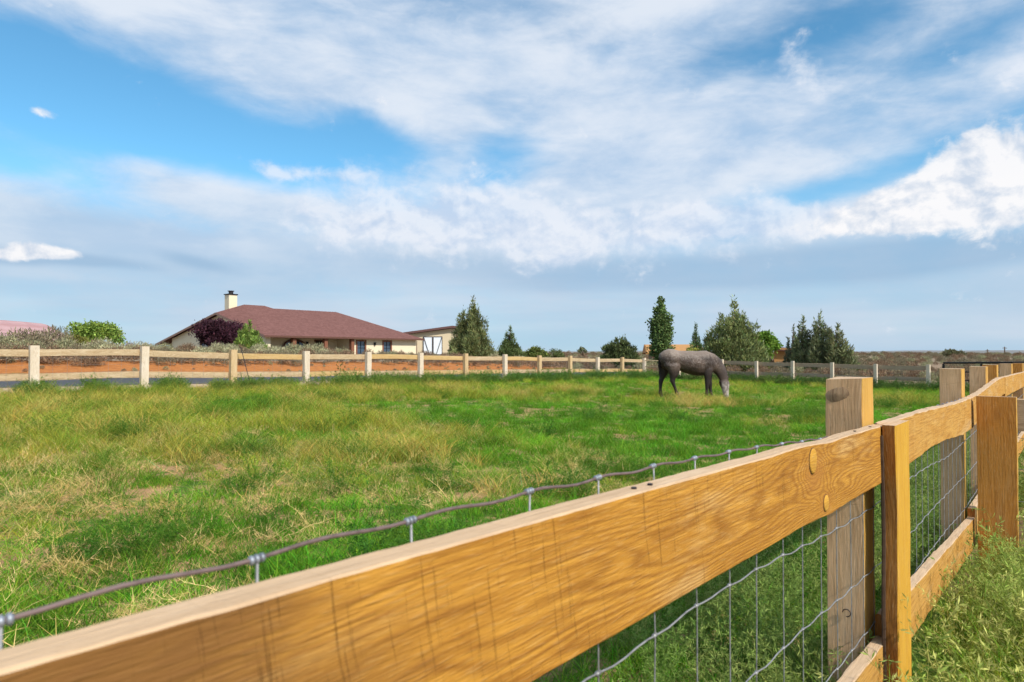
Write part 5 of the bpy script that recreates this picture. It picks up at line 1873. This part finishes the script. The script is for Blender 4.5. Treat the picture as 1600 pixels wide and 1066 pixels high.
def horse_mesh():
    parts = []
    up = (0, 0, 1)
    parts.append(ring_tube([((-.935, 0, 1.20), .06, .05, up), ((-.90, 0, 1.185), .15, .13, up), ((-.80, 0, 1.165), .25, .21, up), ((-.66, 0, 1.165), .308, .285, up), ((-.50, 0, 1.17), .300, .275, up), ((-.38, 0, 1.155), .275, .235, up),
                            ((-.22, 0, 1.10), .315, .265, up), ((-.03, 0, 1.075), .345, .295, up), ((.18, 0, 1.045), .365, .285, up), ((.36, 0, 1.05), .370, .235, up), ((.50, 0, 1.06), .365, .24, up),
                            ((.66, 0, 1.03), .265, .19, up), ((.76, 0, 1.0), .17, .14, up), ((.81, 0, .99), .08, .08, up)]))
    parts.append(ring_tube([((.40, 0, 1.15), .28, .165, (.35, 0, 1)), ((.60, 0, 1.10), .268, .16, (.5, 0, .9)), ((.775, 0, 1.01), .230, .13, (.65, 0, .75)), ((.905, 0, .86), .188, .102, (.8, 0, .55)),
                            ((.985, 0, .71), .158, .088, (.9, 0, .35)), ((1.03, 0, .575), .138, .082, (1, 0, .1)), ((1.03, 0, .50), .10, .07, (1, 0, 0))]))
    parts.append(ring_tube([((1.04, 0, .625), .06, .05, (1, 0, .1)), ((1.035, 0, .585), .105, .08, (1, 0, 0)), ((1.035, 0, .50), .158, .105, (1, 0, -.08)), ((1.045, 0, .40), .146, .096, (1, 0, -.1)),
                            ((1.065, 0, .29), .112, .078, (1, 0, -.12)), ((1.085, 0, .17), .088, .066, (1, 0, -.12)), ((1.095, 0, .08), .082, .066, (1, 0, -.1)), ((1.098, 0, .02), .066, .056, (1, 0, -.1)), ((1.098, 0, -.01), .035, .033, (1, 0, 0))]))

    def leg(pts):
        parts.append(ring_tube([((x, y, z), a * (1.22 if z < .75 else 1.12), b2 * (1.3 if z < .75 else 1.1), (1, 0, 0)) for (x, y, z, a, b2) in pts], 12))
    leg([(-.62, -.13, 1.16, .20, .10), (-.58, -.15, .98, .215, .125), (-.545, -.155, .84, .165, .105), (-.54, -.155, .71, .105, .075), (-.575, -.155, .60, .068, .05), (-.585, -.155, .53, .062, .046), (-.545, -.155, .43, .044, .036),
         (-.49, -.155, .29, .036, .032), (-.445, -.155, .17, .048, .042), (-.415, -.155, .11, .042, .038), (-.385, -.155, .055, .058, .052), (-.375, -.155, .0, .066, .06)])
    leg([(-.70, .13, 1.16, .18, .10), (-.70, .15, .98, .20, .12), (-.71, .155, .84, .155, .10), (-.745, .155, .71, .095, .07), (-.80, .155, .60, .066, .05), (-.825, .155, .53, .062, .046), (-.835, .155, .43, .044, .036),
         (-.845, .155, .29, .036, .032), (-.845, .155, .17, .048, .042), (-.82, .155, .11, .042, .038), (-.79, .155, .055, .058, .052), (-.78, .155, .0, .066, .06)])
    leg([(.50, -.11, 1.02, .17, .09), (.50, -.135, .85, .13, .085), (.485, -.135, .72, .095, .068), (.475, -.135, .58, .068, .052), (.470, -.135, .46, .056, .048), (.465, -.135, .40, .050, .044), (.458, -.135, .28, .036, .033),
         (.452, -.135, .17, .047, .042), (.468, -.135, .11, .040, .037), (.485, -.135, .055, .056, .052), (.49, -.135, .0, .064, .06)])
    leg([(.58, .11, 1.02, .15, .09), (.60, .135, .85, .12, .085), (.615, .135, .72, .09, .066), (.635, .135, .58, .066, .052), (.652, .135, .46, .056, .048), (.660, .135, .40, .050, .044), (.672, .135, .28, .036, .033),
         (.685, .135, .17, .047, .042), (.705, .135, .11, .040, .037), (.72, .135, .055, .056, .052), (.725, .135, .0, .064, .06)])
    for sd in (-1, 1):
        V, F = ring_tube([((1.125, sd * .045, .615), .03, .028, (1, 0, .5)), ((1.155, sd * .06, .655), .032, .02, (1, 0, .5)), ((1.185, sd * .068, .70), .018, .012, (1, 0, .5)), ((1.20, sd * .07, .72), .006, .006, (1, 0, .5))], 8)
        parts.append((V, F))
    V, F = [], []
    for (v, f) in parts:
        k = len(V)
        V += v
        F += [tuple(k + i for i in q) for q in f]
    me = bpy.data.meshes.new('horse_shape')
    me.from_pydata([tuple(v) for v in V], [], F)
    bm = bmesh.new(); bm.from_mesh(me)
    bmesh.ops.recalc_face_normals(bm, faces=bm.faces)
    bm.to_mesh(me); bm.free()
    o = bpy.data.objects.new('horse_shape', me)
    COL.objects.link(o)
    rm = o.modifiers.new('remesh', 'REMESH'); rm.mode = 'VOXEL'; rm.voxel_size = 0.014
    sm_ = o.modifiers.new('smooth', 'SMOOTH'); sm_.factor = 0.5; sm_.iterations = 4
    dg = bpy.context.evaluated_depsgraph_get()
    out = bpy.data.meshes.new_from_object(o.evaluated_get(dg))
    bpy.data.objects.remove(o)
    return out


M_HORSE, t, b = new_mat('dapple_grey_coat')
co = t.new('ShaderNodeTexCoord').outputs['Object']
x, y, z = t.sep(co)
n1 = t.noise(co, 3.0, 4, 0.6)
vor = t.new('ShaderNodeTexVoronoi')
vor.inputs['Scale'].default_value = 10.0
t.put(vor.inputs['Vector'], t.vm('ADD', co, t.vm('SCALE', t.noise(co, 6, 3, out=1), None)))
dap = t.mul(t.step(vor.outputs['Distance'], 0.50, 0.15), t.step(n1, 0.35, 0.65))
base = t.mix(t.step(n1, 0.3, 0.7), (0.028, 0.018, 0.015), (0.090, 0.058, 0.045))
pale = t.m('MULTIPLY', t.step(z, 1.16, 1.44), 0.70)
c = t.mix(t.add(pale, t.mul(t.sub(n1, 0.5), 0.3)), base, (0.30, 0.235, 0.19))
c = t.mix(t.mul(dap, t.mul(t.step(z, 0.75, 1.1), 0.75)), c, (0.28, 0.245, 0.22))
legs = t.mul(t.step(z, 0.92, 0.60), t.step(x, 0.88, 0.80))
c = t.mix(t.mul(legs, 0.96), c, (0.016, 0.012, 0.012))
rump = t.mul(t.step(x, -0.50, -0.9), t.step(z, 1.36, 1.0))
c = t.mix(t.mul(rump, 0.85), c, (0.030, 0.022, 0.022))
neck = t.mul(t.step(x, 0.80, 0.92), t.step(z, 0.5, 0.62))
c = t.mix(t.mul(neck, 0.55), c, (0.06, 0.046, 0.042))
face = t.mul(t.step(x, 0.90, 0.97), t.step(t.add(z, t.mul(t.sub(n1, 0.5), 0.12)), 0.56, 0.42))
c = t.mix(t.mul(face, 0.85), c, t.mix(t.step(t.noise(co, 14.0, 4), 0.35, 0.65), (0.20, 0.17, 0.155), (0.46, 0.41, 0.38)))
c = t.mix(t.mul(t.step(t.noise(co, 30.0, 3), 0.45, 0.75), t.mul(t.step(z, 0.62, 1.0), 0.22)), c, (0.30, 0.27, 0.25))
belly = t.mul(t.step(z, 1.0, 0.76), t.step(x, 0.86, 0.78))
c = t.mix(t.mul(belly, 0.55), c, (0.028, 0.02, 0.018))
t.put(b.inputs['Base Color'], c)
b.inputs['Roughness'].default_value = 0.55
bump(t, b, t.noise(co, 60.0, 2), 0.1, 0.004)

HXx, HYy = (1078 - 800) / 1067 * 20.0, 20.0
hz_ = min(gz(HXx + dx_, HYy) for dx_ in (-0.7, 0.0, 0.7))
horse = empty('horse', (HXx, HYy, hz_), R(6), 'dapple grey horse grazing with its head down in the paddock', 'horse')
hm = horse_mesh()
hm.materials.clear()
hm.materials.append(M_HORSE)
hm.shade_smooth()
body = link(bpy.data.objects.new('body', hm), horse)
M_HAIR = plain('dark_horse_hair', (0.02, 0.016, 0.016), 0.6, var=0.3, scale=30)


def hair(name, roots, dirs, lens, parent, seed, w_=0.008):
    rnd = random.Random(seed)
    mb = MB()
    for (p, d, L) in zip(roots, dirs, lens):
        p, d = Vector(p), Vector(d).normalized()
        sd = Vector((rnd.uniform(-1, 1), rnd.uniform(-1, 1), 0)).normalized() * w_
        q1 = p + d * L * 0.5 + Vector((0, rnd.uniform(-.01, .01), 0))
        q2 = q1 + (d * 0.4 + Vector((0, 0, -0.9))).normalized() * L * 0.5
        k = len(mb.v)
        for q, f in ((p, 1), (q1, 0.9), (q2, 0.15)):
            mb.v += [tuple(q - sd * f), tuple(q + sd * f)]
        mb.f += [(k, k + 1, k + 3, k + 2), (k + 2, k + 3, k + 5, k + 4)]
    return mb.build(name, M_HAIR, parent)


rr = random.Random(3)
crest = [(.62, 1.40), (.75, 1.29), (.86, 1.19), (.95, 1.07), (1.03, .93), (1.09, .79), (1.135, .66)]
roots, dirs, lens = [], [], []
for i in range(520):
    f = rr.random() * 5.98
    k = int(f); f -= k
    px_ = crest[k][0] + (crest[k + 1][0] - crest[k][0]) * f
    pz_ = crest[k][1] + (crest[k + 1][1] - crest[k][1]) * f
    roots.append((px_ - 0.012, rr.uniform(-.015, .015), pz_ - 0.012)); dirs.append((.35, rr.choice((-1, 1)) * rr.uniform(.1, .5), rr.uniform(-.2, .3))); lens.append(rr.uniform(.04, .09))
hair('mane', roots, dirs, lens, horse, 4, 0.003)
roots, dirs, lens = [], [], []
for i in range(160):
    z_ = 1.22 - 0.16 * rr.random()
    roots.append((-.925 + rr.uniform(-.015, .02), rr.uniform(-.03, .03), z_)); dirs.append((.06 + rr.uniform(-.05, .05), rr.uniform(-.05, .05), -1)); lens.append(rr.uniform(.30, .52))
hair('tail', roots, dirs, lens, horse, 5, 0.007)
for sd in (-1, 1):
    bm = bmesh.new()
    bmesh.ops.create_uvsphere(bm, u_segments=10, v_segments=8, radius=0.022)
    me = bpy.data.meshes.new('eye'); bm.to_mesh(me); bm.free()
    me.materials.append(M_DARK)
    e_ = link(bpy.data.objects.new('eye', me), horse)
    e_.location = (1.09, sd * .078, .475)
